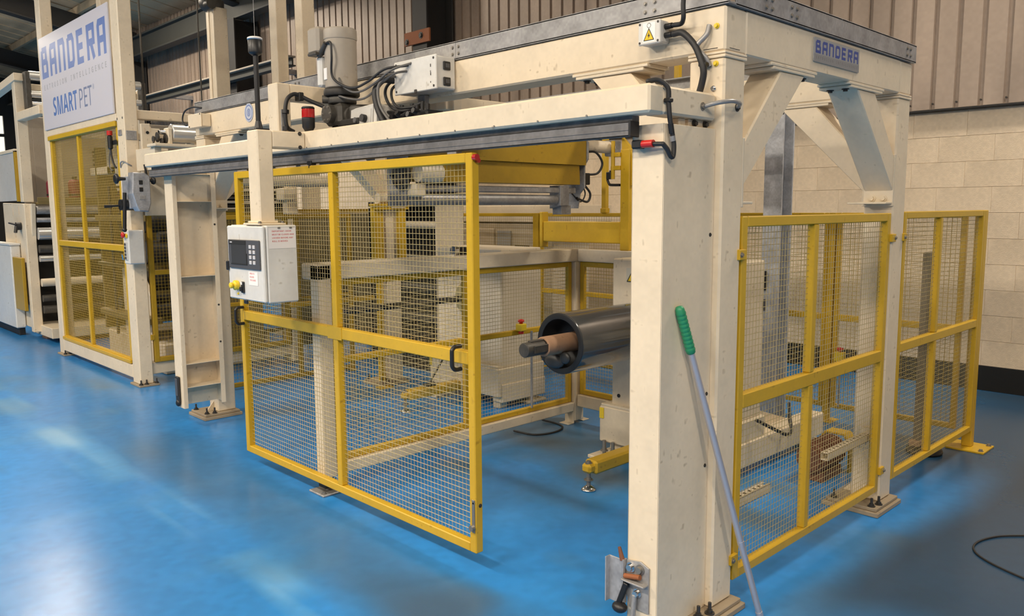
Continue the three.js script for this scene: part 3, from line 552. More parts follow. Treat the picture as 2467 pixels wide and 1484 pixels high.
{ // motor and gearbox
  const cx = 2.455, cz = -3.835, o = thing('gear_motor', 'upright grey geared motor with terminal box standing in front of the gantry beam', 'motor', [cx, 1.98, cz]);
  part(o, 'motor_body', lathe([cx, 2.245, cz], [0, 1, 0], [[0, 0], [.082, 0], [.086, .01], [.086, .29], [.080, .30], [.0, .31]], 36), M.motorGrey);
  part(o, 'fan_cowl', lathe([cx, 2.50, cz], [0, 1, 0], [[.0875, 0], [.089, .004], [.089, .05], [.083, .058], [0, .064]], 36), M.motorGrey);
  const tb = part(o, 'terminal_box', [B(cx - .115, cx - .04, 2.43, 2.57, cz - .15, cz - .04, .014)], M.motorGrey); part(tb, 'gland', [B(cx - .125, cx - .07, 2.42, 2.436, cz - .13, cz - .05, .004), C([cx - .09, 2.42, cz - .07], [cx - .09, 2.475, cz + .0], .014, 12)], M.gear);
  part(o, 'rating_plate', B(cx - .089, cx - .083, 2.29, 2.35, cz - .03, cz - .0, .001), M.paper); part(o, 'side_cover', [B(cx - .088, cx - .05, 2.26, 2.42, cz - .105, cz - .06, .01)], M.whiteBox);
  part(o, 'flange', lathe([cx, 2.205, cz], [0, 1, 0], [[0, 0], [.09, 0], [.096, .006], [.096, .03], [.088, .042], [0, .042]], 32), M.darkSteel);
  part(o, 'clamp_ring', [lathe([cx, 2.165, cz], [0, 1, 0], [[0, 0], [.07, 0], [.078, .008], [.078, .034], [.07, .042], [0, .042]], 28), C([cx - .09, 2.19, cz - .05], [cx - .05, 2.19, cz - .02], .022, 14)], M.gear);
  const gb = part(o, 'gearbox', [B(cx - .07, cx + .09, 2.05, 2.165, cz - .075, cz + .08, .018), C([cx - .1, 2.11, cz], [cx - .07, 2.11, cz], .05, 20), C([cx, 2.1, cz + .08], [cx, 2.1, cz + .105], .045, 20), B(cx - .05, cx + .13, 1.985, 2.05, cz - .05, cz + .06, .012)], M.gear); part(o, 'gear_housing', [lathe([cx + .05, 1.985, cz + .13], [0, 1, 0], [[0, 0], [.085, 0], [.09, .01], [.09, .05], [.08, .06], [.08, .15], [.07, .165], [0, .17]], 30)], M.gear); part(o, 'side_flange', [B(cx - .06, cx + .12, 2.04, 2.075, cz + .04, cz + .235, .006)], M.darkSteel);
  for (const a of [0, 1.05, 2.1, 3.15, 4.2, 5.25]) part(gb, 'bolt', hex([cx - .1, 2.11 + .038 * Math.sin(a), cz + .038 * Math.cos(a)], [-1, 0, 0], .005, .006), M.bolt);
  part(o, 'mount_plate', [B(cx - .08, cx + .165, 1.968, 1.984, cz - .14, cz + .10, .003), B(cx - .10, cx - .02, 1.985, 2.02, cz - .145, cz - .06, .004)], M.galv);
}
{ // control head behind the track, tilted back
  const o = thing('tilted_control_box', 'pale tilted control box with a dark window peeping over the track beam', 'control box', [2.42, 2.0, -3.58]);
  const R = new THREE.Matrix4().makeTranslation(2.42, 2.0, -3.585).multiply(new THREE.Matrix4().makeRotationZ(-.12)).multiply(new THREE.Matrix4().makeRotationX(-.06));
  const t = g => { g.applyMatrix4(R); return g; };
  part(o, 'shell', [t(B(-.01, .12, -.02, .135, -.115, .115, .008))], M.whiteBox); part(o, 'rim', [t(B(-.018, -.01, .012, .125, -.10, .10, .003))], M.greyBox); part(o, 'window', [t(B(-.021, -.018, .02, .105, -.088, .088, .002))], M.greyBox); part(o, 'dial', [t(C([-.021, .06, .04], [-.045, .06, .04], .02, 16))], M.black); part(o, 'knob', [t(C([-.021, .06, -.03], [-.04, .06, -.03], .014, 16))], M.bezel);
}
const MC = 'motor leads swagged to the white box';
cables('cable', 'black lead drooping from the motor terminal box, outermost of the swag', .0065, M.rubber, [[2.365, 2.475, -3.835], [2.36, 2.47, -3.78], [2.355, 2.40, -3.765], [2.365, 2.30, -3.78], [2.38, 2.247, -3.709], [2.38, 2.222, -3.594], [2.39, 2.244, -3.481], [2.41, 2.29, -3.37], [2.50, 2.31, -3.30], [2.53, 2.34, -3.28]]);
cables('cable', 'grey middle lead in the swag between the motor and the white box', .006, M.cableGrey, [[2.40, 2.29, -3.77], [2.39, 2.245, -3.72], [2.395, 2.207, -3.64], [2.40, 2.205, -3.549], [2.41, 2.239, -3.438], [2.43, 2.285, -3.34], [2.51, 2.32, -3.27], [2.54, 2.34, -3.26]]);
cables('cable', 'lowest grey lead in the swag between the gearbox and the white box', .006, M.cableGrey, [[2.40, 2.20, -3.775], [2.41, 2.18, -3.70], [2.42, 2.168, -3.61], [2.425, 2.182, -3.53], [2.43, 2.23, -3.43], [2.45, 2.27, -3.34], [2.53, 2.29, -3.30], [2.55, 2.33, -3.27]]);
cables('cable', 'thick black hose dropping behind the track from the white box', .0165, M.rubber, [[2.50, 2.25, -3.43], [2.455, 2.25, -3.455], [2.43, 2.20, -3.486], [2.425, 2.12, -3.465], [2.43, 2.04, -3.42], [2.44, 1.97, -3.37], [2.45, 1.92, -3.33]]);
cables('cable', 'pale grey hose arching beside the thick black hose', .008, M.cableGrey, [[2.52, 2.27, -3.42], [2.45, 2.262, -3.39], [2.415, 2.215, -3.435], [2.41, 2.12, -3.42], [2.42, 2.03, -3.345], [2.44, 1.97, -3.29]]);
cables('cable', 'large black cable loop beside the white electrical box', .008, M.rubber, [[2.52, 2.26, -3.418], [2.50, 2.235, -3.472], [2.495, 2.19, -3.492], [2.50, 2.128, -3.458], [2.50, 2.095, -3.371], [2.52, 2.10, -3.301], [2.56, 2.11, -3.28]]);
cables('cable', 'small black cable loop under the white electrical box', .007, M.rubber, [[2.53, 2.24, -3.418], [2.505, 2.209, -3.446], [2.50, 2.157, -3.439], [2.50, 2.113, -3.388], [2.51, 2.107, -3.30], [2.56, 2.12, -3.26]]);
cables('cable', 'wide black cable sweep from the gearbox to below the white box', .008, M.rubber, [[2.50, 2.15, -3.74], [2.49, 2.14, -3.66], [2.495, 2.115, -3.57], [2.50, 2.095, -3.45], [2.51, 2.10, -3.34], [2.55, 2.13, -3.25]]);
{
  const o = thing('cable_manifold', 'tangle block of black plugs and fittings under the white electrical box', 'fitting', [2.55, 2.02, -3.33]);
  part(o, 'body', B(2.50, 2.62, 2.04, 2.085, -3.47, -3.16, .01), M.black);
  for (let i = 0; i < 7; i++) part(o, 'plug', [C([2.50, 2.06 + (i % 2) * .016, -3.45 + i * .045], [2.465, 2.055 + (i % 3) * .014, -3.45 + i * .045], .014, 10), C([2.53, 2.085, -3.44 + i * .042], [2.53, 2.115 + (i % 2) * .012, -3.44 + i * .042], .011, 10)], M.black);
  part(o, 'bracket', B(2.6, 2.63, 2.03, 2.176, -3.36, -3.3, .003), M.galv);
}
{
  const o = thing('end_junction_box', 'cream junction box with a looped cable at the far end of the gantry beam', 'junction box', [2.6, 2.2, -6.02]);
  part(o, 'box', B(2.56, 2.629, 2.212, 2.305, -6.08, -5.86, .006), M.cream); part(o, 'lid', B(2.55, 2.56, 2.209, 2.308, -6.083, -5.857, .004), M.cream);
  part(o, 'loop_cable', tube([[2.59, 2.26, -6.08], [2.58, 2.245, -6.2], [2.575, 2.29, -6.24], [2.58, 2.35, -6.2], [2.60, 2.372, -6.1], [2.625, 2.36, -6.0]], .006, 50, 8), M.rubber); part(o, 'screw', [C([2.55, 2.3, -5.87], [2.548, 2.3, -5.87], .006), C([2.55, 2.22, -6.06], [2.548, 2.22, -6.06], .006)], M.boltDark);
}

// ================================================================ CONTROL BOX ON ITS ARM, SENSOR POLE, STACK LIGHT
{
  const o = thing('control_box_support', 'cream square arm reaching out from the track and dropping to the control box', 'arm', [1.99, 1.53, -3.88]);
  part(o, 'arm', B(2.035, 2.2215, 1.918, 2.004, -3.94, -3.833, .006), M.cream); part(o, 'drop_post', B(1.95, 2.034, 1.535, 2.004, -3.942, -3.832, .006), M.cream);
  part(o, 'mount_plate', [B(1.925, 2.075, 1.526, 1.536, -3.975, -3.80, .003), B(1.94, 2.044, 1.536, 1.546, -3.952, -3.822, .004)], M.cream); part(o, 'bolt', [hex([2.06, 1.536, -3.81], [0, 1, 0], .007, .01), hex([1.935, 1.536, -3.81], [0, 1, 0], .007, .01)], M.bolt);
  part(o, 'tie_bolt', [hex([2.19, 1.925, -3.832], [0, 0, 1], .007, .008), hex([2.19, 1.995, -3.832], [0, 0, 1], .007, .008)], M.boltDark);
}
{
  const x0 = 1.917, x1 = 2.108, z0 = -4.155, z1 = -3.755, o = thing('control_box', 'white control box with dark operator panel and yellow stop button, hanging from the arm', 'control box', [2.01, 1.13, -3.95]);
  part(o, 'shell', B(x0 + .022, x1, 1.131, 1.525, z0, z1, .006), M.whiteBox); const dr = part(o, 'door', B(x0, x0 + .02, 1.135, 1.521, z0 + .003, z1 - .003, .006), M.whiteBox);
  part(dr, 'door_lock', B(x0 - .012, x0, 1.285, 1.335, z0 - .002, z0 + .02, .005), M.black);
  const pn = part(o, 'operator_panel', B(x0 - .010, x0, 1.300, 1.450, z0 + .032, z0 + .375, .003), M.bezel);
  part(pn, 'screen', B(x0 - .0118, x0 - .009, 1.326, 1.425, z0 + .07, z0 + .235, .0005), M.screen);
  part(pn, 'screen_frame', [B(x0 - .0125, x0 - .009, 1.320, 1.326, z0 + .063, z0 + .245, .0005), B(x0 - .0125, x0 - .009, 1.326, 1.38, z0 + .236, z0 + .245, .0005), B(x0 - .0125, x0 - .009, 1.425, 1.446, z0 + .045, z0 + .235, .0005)], M.blackMatt);
  part(pn, 'maker_mark', B(x0 - .013, x0 - .012, 1.433, 1.439, z0 + .06, z0 + .085, 0), M.key);
  for (let r = 0; r < 4; r++) for (let c = 0; c < 2; c++) part(pn, 'key', B(x0 - .0135, x0 - .009, 1.406 - r * .0265, 1.425 - r * .0265, z0 + .272 + c * .04, z0 + .296 + c * .04, .002), M.key);
  const es = part(o, 'emergency_stop', lathe([x0, 1.21, z0 + .105], [-1, 0, 0], [[0, 0], [.024, 0], [.026, .004], [.026, .02], [.018, .025], [.010, .027], [.010, .03], [.016, .033], [.016, .042], [.010, .046], [0, .047]], 24), M.eYellow, 'yellow stop button'); part(es, 'collar', C([x0, 1.165, z0 + .11], [x0 - .006, 1.165, z0 + .11], .006, 10), M.eYellow);
  part(o, 'selector_switch', [B(x0 - .012, x0, 1.172, 1.232, z0 + .16, z0 + .186, .004), B(x0 - .024, x0 - .012, 1.182, 1.206, z0 + .166, z0 + .18, .003)], M.black); part(o, 'switch_label', B(x0 - .0125, x0 - .0119, 1.216, 1.23, z0 + .163, z0 + .178, 0), M.paper);
  part(o, 'cable_gland', B(x0 - .01, x0, 1.118, 1.138, z0 + .185, z0 + .22, .002), M.black);
  const txt = (w, h, lines, size, bold) => { const [c, x] = canvas(w, h, '#efe9e4'); x.fillStyle = '#c4514e'; x.font = (bold ? 'bold ' : '') + size + 'px sans-serif'; lines.forEach((l, i) => x.fillText(l, w * .12, h * .2 + i * size * 1.45)); return c; };
  print(o, 'notice_sheet', '+z', z1 + .0012, 1.95, 2.10, 1.408, 1.512, txt(512, 360, ['IMPORTANT: DOOR', 'MUST BE CLOSED AND', 'LOCKED BEFORE ANY', 'ROLL IS MOVED'], 40, true), .7, 'white notice with red lines');
  print(o, 'label', '-x', x0 - .0012, z0 + .235, z0 + .335, 1.218, 1.288, txt(256, 180, ['PRESS TO', 'RELEASE', 'THE GUARD'], 30, true), .7, 'small label with red lines');
  part(o, 'clip', [B(2.0, 2.015, 1.508, 1.516, z1, z1 + .004, .001), B(2.065, 2.08, 1.508, 1.516, z1, z1 + .004, .001)], M.bolt);
}
{
  const o = thing('sensor_pole', 'tall thin black pole with a white-topped black sensor head above the control arm', 'sensor', [1.992, 2.004, -3.89]);
  part(o, 'base', [B(1.955, 2.03, 2.004, 2.012, -3.93, -3.845, .003), C([1.992, 2.012, -3.89], [1.992, 2.05, -3.89], .022, 16, .014)], M.black); part(o, 'pole', C([1.992, 2.04, -3.89], [1.992, 2.40, -3.89], .0125, 16), M.black);
  part(o, 'head', lathe([1.992, 2.375, -3.89], [0, 1, 0], [[0, 0], [.02, 0], [.03, .008], [.0345, .014], [.0345, .075], [0, .077]], 24), M.black); part(o, 'cap', lathe([1.992, 2.449, -3.89], [0, 1, 0], [[0, 0], [.037, 0], [.037, .010], [.03, .014], [0, .015]], 24), M.paper);
  part(o, 'whip_aerial', C([1.992, 2.46, -3.89], [1.990, 2.72, -3.885], .0013, 6), M.galv);
}
{
  const o = thing('stack_light', 'stubby beacon with a red lens and black base on the track corner', 'beacon', [2.262, 2.01, -3.862]);
  part(o, 'base', lathe([2.262, 2.010, -3.862], [0, 1, 0], [[0, 0], [.02, 0], [.024, .01], [.033, .025], [.034, .07], [.032, .074], [0, .074]], 28), M.black); part(o, 'lens', lathe([2.262, 2.083, -3.862], [0, 1, 0], [[0, 0], [.033, 0], [.034, .003], [.034, .044], [.032, .047], [0, .047]], 28), M.redLens, 'red lens'); part(o, 'cap', lathe([2.262, 2.129, -3.862], [0, 1, 0], [[0, 0], [.034, 0], [.034, .008], [.028, .013], [0, .014]], 28), M.black);
}
{
  const o = thing('tie_bracket', 'cream square upright and arm tying the track back to the gantry beam', 'bracket', [2.24, 2.01, -4.15]);
  part(o, 'upright', B(2.222, 2.304, 2.011, 2.292, -4.22, -4.115, .006), M.cream); part(o, 'arm', B(2.304, 2.628, 2.205, 2.292, -4.21, -4.118, .006), M.cream);
}
{
  const o = thing('flexible_conduit', 'black ribbed conduit arching over the tie bracket behind the red beacon', 'conduit', [2.25, 2.02, -4.08]);
  part(o, 'hose', [tube([[2.30, 2.03, -4.085], [2.262, 2.05, -4.085], [2.252, 2.10, -4.085], [2.255, 2.165, -4.085], [2.272, 2.21, -4.085], [2.31, 2.234, -4.085], [2.345, 2.226, -4.08], [2.39, 2.20, -4.05], [2.44, 2.17, -4.0]], .011, 70, 10)], M.rubber);
  part(o, 'gland', C([2.2525, 2.125, -4.085], [2.254, 2.145, -4.085], .02, 12), M.black); part(o, 'gland', C([2.254, 2.035, -4.085], [2.254, 2.055, -4.085], .02, 12), M.black); part(o, 'saddle_clip', B(2.33, 2.36, 2.20, 2.245, -4.118, -4.065, .004), M.black); part(o, 'holder', B(2.24, 2.268, 2.03, 2.15, -4.116, -4.108, .002), M.galv);
}

// ================================================================ MESH FENCES
function lugs(o, list) { for (const [x0, x1, y, z, s] of list) { part(o, 'lug', B(x0, x1, y - .02, y + .02, z - .004, z + .012, .002), M.yellow); part(o, 'lug_bolt', hex([s, y, z + .012], [0, 0, 1], .007, .008), M.bolt); } }
{
  const o = thing('mesh_fence', 'yellow mesh fence pane filling the gantry end between its two posts', 'fence', [3.52, .1, -1.62]);
  panel(o, 'z', -1.642, -1.602, 2.79, 4.246, .102, 1.566, [3.425], [.835], .042, M.yellow, .4, M.wire, .025, .06);
  lugs(o, [[2.752, 2.80, 1.42, -1.6, 2.764], [4.236, 4.285, 1.44, -1.6, 4.275], [2.752, 2.80, .20, -1.6, 2.764], [4.236, 4.285, .215, -1.6, 4.275]]);
}
{
  const o = thing('mesh_fence', 'yellow mesh fence pane right of the gantry, ending at a footed yellow post', 'fence', [5.1, .1, -1.62]);
  panel(o, 'z', -1.642, -1.602, 4.424, 5.79, .122, 1.572, [5.0], [.845], .038, M.yellow, .4, M.wire, .025, .05);
  lugs(o, [[4.395, 4.43, 1.44, -1.6, 4.404]]);
  part(o, 'end_post', B(5.79, 5.85, .012, 1.572, -1.662, -1.602, .004), M.yellow); part(o, 'foot_plate', [B(5.70, 5.93, 0, .012, -1.73, -1.50, .002), prism([[5.85, .012], [5.90, .012], [5.85, .10]], 'z', -1.636, -1.628, .001)], M.yellow); for (const x of [5.73, 5.90]) part(o, 'anchor_bolt', hex([x, .012, -1.525], [0, 1, 0], .011, .014), M.bolt);
}
{
  const o = thing('mesh_fence', 'long yellow mesh fence running along in front of the back wall', 'fence', [5.82, 0, -4.8]);
  const zs = [-1.68, -2.6, -4.1, -5.6, -7.1, -8.6];
  for (let i = 0; i + 1 < zs.length; i++) { const a = zs[i + 1] + .03, b = zs[i] - .03; panel(o, 'x', 5.80, 5.835, a, b, .11, 1.556, [], [.79], .034, M.yellow, .5, M.wireYellow, .03, .045); }
  for (const z of zs.slice(1)) { part(o, 'post', B(5.79, 5.84, .01, 1.556, z - .025, z + .025, .003), M.yellow); part(o, 'post_foot', B(5.76, 5.90, 0, .01, z - .06, z + .06, .002), M.yellow); }
}
{
  const o = thing('emergency_stop_box', 'red-capped yellow stop box on the back fence, seen through the gantry end pane', 'stop box', [5.77, .48, -2.50]);
  part(o, 'box', B(5.745, 5.798, .475, .545, -2.53, -2.46, .005), M.eYellow); part(o, 'button', lathe([5.77, .545, -2.495], [0, 1, 0], [[0, 0], [.014, 0], [.014, .01], [.024, .014], [.024, .028], [0, .034]], 18), M.red); part(o, 'conduit', C([5.785, .475, -2.495], [5.785, .13, -2.495], .008, 8), M.galv);
}
{ // inner guard wall
  const o = thing('guard_wall', 'cream framed inner guard wall with yellow mesh panes crossing the gantry', 'fence', [3.4, 0, -3.93]);
  part(o, 'post', B(2.30, 2.385, .09, 1.30, -3.975, -3.89, .006), M.cream); part(o, 'post', B(4.43, 4.53, .02, 1.215, -3.99, -3.89, .006), M.cream);
  const f = part(o, 'levelling_foot', [B(2.265, 2.42, 0, .012, -4.01, -3.855, .003), C([2.342, .012, -3.932], [2.342, .09, -3.932], .014, 14)], M.galv); part(f, 'clamp_block', B(2.305, 2.38, .03, .075, -3.97, -3.895, .004), M.darkSteel); part(f, 'nut', [hex([2.285, .012, -3.88], [0, 1, 0], .01, .012), hex([2.40, .012, -3.88], [0, 1, 0], .01, .012)], M.bolt);
  part(o, 'foot_angle', [B(4.36, 4.43, 0, .008, -3.985, -3.895, .002), B(4.422, 4.43, 0, .14, -3.985, -3.895, .002), B(4.53, 4.6, 0, .008, -3.985, -3.895, .002)], M.creamCool);
  part(o, 'top_beam', B(2.30, 4.53, 1.215, 1.305, -4.06, -3.89, .006), M.creamCool); part(o, 'bottom_beam', B(2.385, 4.43, .095, .162, -3.975, -3.895, .005), M.cream);
  panel(o, 'z', -3.955, -3.92, 2.39, 4.425, .164, 1.212, [3.40], [.75], .036, M.yellow, .5, M.wire, .025, .036);
  // return along the rear
  part(o, 'top_beam', B(4.45, 4.53, 1.215, 1.305, -3.888, -3.24, .005), M.creamCool); part(o, 'bottom_beam', B(4.45, 4.53, .13, .22, -3.888, -3.24, .005), M.cream);
  panel(o, 'x', 4.475, 4.51, -3.886, -3.24, .222, 1.212, [], [.75], .036, M.yellow, .5, M.wire);
}
{
  const o = thing('emergency_stop_box', 'red-capped yellow stop box on the inner guard wall beside the black roll', 'stop box', [3.87, .75, -3.9]);
  part(o, 'box', B(3.84, 3.90, .765, .815, -3.92, -3.865, .005), M.eYellow); part(o, 'button', lathe([3.87, .815, -3.893], [0, 1, 0], [[0, 0], [.013, 0], [.013, .01], [.022, .013], [.022, .026], [0, .032]], 18), M.red); part(o, 'lower_button', [C([3.87, .765, -3.893], [3.87, .745, -3.893], .018, 14)], M.red); part(o, 'conduit', C([3.985, .75, -3.905], [3.985, .2, -3.905], .009, 8), M.galv);
}
{
  const o = thing('mesh_fence', 'yellow mesh fence standing on the floor behind the far gantry leg', 'fence', [3.5, 0, -6.83]);
  panel(o, 'z', -6.85, -6.815, 2.86, 4.42, .02, 1.56, [3.83], [.77], .04, M.yellowShaded, .5, M.wireYellow, .03, .034);
  part(o, 'floor_foot', [B(2.86, 2.92, 0, .02, -6.87, -6.79, .002), B(4.36, 4.42, 0, .02, -6.87, -6.79, .002)], M.yellowShaded);
}
{
  const o = thing('hose_fitting', 'black hose coupling with silver rings lying on the inner guard wall', 'fitting', [3.42, 1.305, -3.96]);
  part(o, 'hose', [C([3.36, 1.332, -3.97], [3.46, 1.332, -3.97], .025, 16)], M.black); part(o, 'ring', C([3.335, 1.335, -3.97], [3.36, 1.335, -3.97], .03, 18), M.chrome); part(o, 'ring', C([3.46, 1.33, -3.97], [3.475, 1.33, -3.97], .02, 16), M.chrome); part(o, 'tail', C([3.475, 1.325, -3.97], [3.53, 1.325, -3.97], .019, 12), M.rubber);
}

// ================================================================ WINDING STATIONS
function station(label, x0, zc, x1, ext) {
  const o = thing('winder_cabinet', label, 'machine', [x0, 0, zc]), za = zc - .4, zb = zc + .4;
  part(o, 'cabinet', B(x0, x1, .34, 1.285, za, zb, .008), M.creamCool); part(o, 'base_skirt', [B(x0 - .05, x1 + .02, .10, .335, za - .06, zb + .02, .008), B(x0 - .045, x1, .335, .352, za - .05, zb, .004)], M.creamCool);
  part(o, 'base_frame', B(x0 - .02, x1 + ext, .055, .205, zb - .09, zb + .028, .006), M.cream); part(o, 'base_frame', B(x0 - .02, x1 + ext, .055, .205, za + .004, za + .1, .006), M.cream);
  if (ext > .5) part(o, 'corner_gusset', prism([[x1 + .02, .205], [x1 + .5, .205], [x1 + .02, .36]], 'z', zb - .1, zb - .085, .002), M.cream);
  part(o, 'foot_plate', [B(x0 - .13, x0 + .1, 0, .02, za - .09, za + .12, .003), B(x1 + ext - .22, x1 + ext + .01, 0, .02, zb - .12, zb + .03, .003)], M.creamCool);
  for (const z of [za + .0, za + .07]) part(o, 'levelling_bolt', [C([x0 - .07, .02, z], [x0 - .07, .12, z], .012, 10), hex([x0 - .07, .05, z], [0, 1, 0], .017, .018)], M.bolt);
  part(o, 'foot_pillar', [B(x0, x0 + .08, .02, .1, za, za + .08, .003), B(x1 + ext - .17, x1 + ext - .07, .02, .06, zb - .08, zb, .003), B(x0, x0 + .08, .0, .1, zb - .1, zb - .02, .003)], M.creamCool);
  part(o, 'yellow_tab', B(x0 - .056, x0 - .05, .255, .325, za - .055, za - .02, .002), M.eYellow); part(o, 'plug', C([x0, .41, za + .06], [x0 - .004, .41, za + .06], .012, 12), M.black);
  // yellow outrigger with levelling foot
  const zo = zc - .085, xe = x0 - .58;
  const arm = part(o, 'outrigger', [B(xe, x0 - .02, .095, .172, zo - .045, zo + .045, .012), B(xe - .045, xe + .03, .105, .16, zo - .034, zo + .034, .014)], M.yellow);
  part(arm, 'foot_screw', [C([xe - .015, .028, zo], [xe - .015, .11, zo], .012, 12), hex([xe - .015, .06, zo], [0, 1, 0], .018, .014)], M.bolt); part(arm, 'screw_head', hex([xe - .015, .158, zo], [0, 1, 0], .014, .016), M.bolt); part(arm, 'foot_pad', lathe([xe - .015, 0, zo], [0, 1, 0], [[0, 0], [.042, 0], [.042, .008], [.03, .018], [.014, .03], [0, .03]], 24), M.chrome);
  return o;
}
{
  const o = station('cream winder cabinet behind the plain column, carrying the black roll', 4.0, -2.8, 4.455, .82);
  const [c, x] = canvas(128, 112, '#c8c3b4'); x.fillStyle = '#e8c420'; x.strokeStyle = '#2a2614'; x.lineWidth = 7; x.lineJoin = 'round'; x.beginPath(); x.moveTo(64, 8); x.lineTo(120, 104); x.lineTo(8, 104); x.closePath(); x.fill(); x.stroke(); x.fillStyle = '#2a2614'; x.beginPath(); x.moveTo(70, 36); x.lineTo(50, 70); x.lineTo(62, 70); x.lineTo(56, 94); x.lineTo(80, 60); x.lineTo(68, 60); x.closePath(); x.fill();
  print(o, 'warning_triangle', '-x', 3.9988, -3.09, -2.985, 1.14, 1.23, c, .5);
  part(o, 'lock', [B(4.44, 4.462, .98, 1.05, -2.398, -2.39, .002)], M.bezel);
}
station('cream winder cabinet with an olive chuck disc, behind the inner guard wall', 4.35, -5.0, 4.81, .02);
{ // film roll
  const z = -2.86, y = .885, o = thing('film_roll', 'glossy black roll of film on a cardboard core with a dark steel shaft end', 'roll', [3.13, y, z]);
  part(o, 'film', lathe([3.13, y, z], [1, 0, 0], [[.1635, .004], [.165, .012], [.165, .84], [.16, .848], [0, .85]], 64), M.film);
  part(o, 'inner_ring', [lathe([3.13, y, z], [1, 0, 0], [[.05, .125], [.130, .12], [.131, .004], [.134, 0], [.161, 0], [.1640, .005]], 64)], M.filmEdge);
  part(o, 'core', lathe([3.0, y, z], [1, 0, 0], [[.040, 0], [.051, 0], [.052, .004], [.052, .36], [.04, .36]], 32), M.card, 'brown cardboard core');
  const s = part(o, 'shaft', lathe([2.86, y - .002, z], [1, 0, 0], [[0, 0], [.034, 0], [.038, .005], [.038, .3], [0, .3]], 28), M.gear); part(s, 'shaft_lug', [B(2.90, 3.01, y + .028, y + .042, z - .012, z + .012, .002), B(2.9, 3.01, y - .02, y + .02, z + .032, z + .042, .002)], M.gear);
  part(o, 'loose_wrap', [sphere([3.125, y - .098, z - .03], .06, .35, .62, 1.15, 20, 14), sphere([3.12, y - .07, z + .05], .04, .4, .8, .9, 16, 12)], std({ color: lin(.035, .036, .036), roughness: .4 }));
  part(o, 'chuck', lathe([3.97, y, z], [1, 0, 0], [[0, 0], [.08, 0], [.08, .03], [0, .03]], 24), M.gear);
}
{
  const o = thing('chuck_disc', 'olive round chuck disc with a long dark shaft, seen through the sliding door', 'chuck', [4.34, .87, -5.0]);
  part(o, 'disc', lathe([4.318, .87, -5.0], [1, 0, 0], [[0, 0], [.125, 0], [.13, .006], [.13, .024], [0, .03]], 40), M.olive); part(o, 'shaft', C([4.32, .87, -5.0], [3.17, .87, -5.0], .024, 18), M.darkSteel); part(o, 'bearing', B(4.315, 4.349, 1.08, 1.15, -5.12, -4.98, .004), M.bezel);
}
{ // yellow winding head
  const o = thing('winding_unit', 'wide yellow folded cover with grey rollers under it, hung across the gantry', 'machine', [3.4, 1.62, -3.68]);
  part(o, 'upper_cover', prism([[-3.60, 1.888], [-3.60, 2.05], [-3.63, 2.085], [-3.80, 2.085], [-3.80, 1.888]], 'x', 2.74, 4.21, .004), M.yellowShaded); part(o, 'lower_cover', prism([[-3.615, 1.758], [-3.622, 1.886], [-3.79, 1.886], [-3.79, 1.758]], 'x', 2.76, 4.165, .004), M.yellowShaded);
  part(o, 'end_plate', prism([[-3.59, 1.93], [-3.59, 2.04], [-3.64, 2.09], [-3.81, 2.09], [-3.81, 1.60], [-3.68, 1.60], [-3.66, 1.70], [-3.62, 1.74], [-3.62, 1.89]], 'x', 4.212, 4.224, .002), M.galv); part(o, 'end_plate', prism([[-3.59, 1.93], [-3.59, 2.04], [-3.64, 2.09], [-3.81, 2.09], [-3.81, 1.62], [-3.64, 1.62], [-3.62, 1.89]], 'x', 2.72, 2.732, .002), M.galv);
  part(o, 'tie_bar', B(2.76, 4.14, 1.700, 1.738, -3.68, -3.63, .006), M.alu); part(o, 'roller', C([2.74, 1.656, -3.66], [3.96, 1.656, -3.66], .033, 28), M.alu); part(o, 'roller_bracket', [prism([[-3.72, 1.60], [-3.62, 1.62], [-3.62, 1.75], [-3.72, 1.75]], 'x', 3.97, 4.06, .004), prism([[-3.72, 1.56], [-3.64, 1.56], [-3.64, 1.62], [-3.72, 1.62]], 'x', 4.0, 4.10, .003)], M.galv);
  part(o, 'traverse_beam', B(2.80, 3.4, 2.125, 2.2, -3.46, -3.38, .005), M.cream); part(o, 'traverse_hanger', B(2.84, 2.90, 2.10, 2.4, -3.74, -3.36, .004), M.creamCool);
  part(o, 'hanger_rail', [B(2.78, 4.25, 2.09, 2.12, -3.80, -3.72, .004), B(2.776, 2.80, 2.09, 2.19, -3.80, -3.72, .003), B(4.235, 4.257, 2.09, 2.19, -3.80, -3.72, .003)], M.galv);
  const cyl = part(o, 'air_cylinder', [C([4.225, 2.025, -3.66], [4.50, 2.02, -3.62], .042, 24)], M.creamCool); part(cyl, 'rod_end', [B(4.47, 4.56, 1.96, 2.07, -3.66, -3.58, .006)], M.galv);
  part(o, 'valve', B(4.23, 4.30, 1.76, 1.84, -3.72, -3.64, .006), M.black); part(o, 'air_hose', [tube([[4.24, 1.98, -3.64], [4.33, 1.98, -3.62], [4.40, 1.91, -3.62], [4.36, 1.84, -3.63], [4.26, 1.83, -3.66]], .008, 40, 8), tube([[4.27, 1.76, -3.67], [4.32, 1.70, -3.66], [4.29, 1.645, -3.66], [4.18, 1.67, -3.66]], .008, 36, 8), tube([[4.25, 1.77, -3.68], [4.29, 1.70, -3.68], [4.24, 1.645, -3.68], [4.14, 1.70, -3.67]], .005, 36, 6)], M.rubber);
  const gw = part(o, 'drive_gear', lathe([2.69, 1.79, -3.66], [1, 0, 0], [[0, 0], [.05, 0], [.075, .004], [.08, .01], [.08, .028], [0, .03]], 28), M.gear); for (let i = 0; i < 6; i++) part(gw, 'bolt', hex([2.69, 1.79 + .055 * Math.sin(i * 1.047), -3.66 + .055 * Math.cos(i * 1.047)], [-1, 0, 0], .009, .012), M.black); part(o, 'drive_motor', [C([2.745, 1.80, -3.56], [2.90, 1.80, -3.56], .05, 24), B(2.73, 2.80, 1.67, 1.74, -3.64, -3.56, .006)], M.creamCool);
}
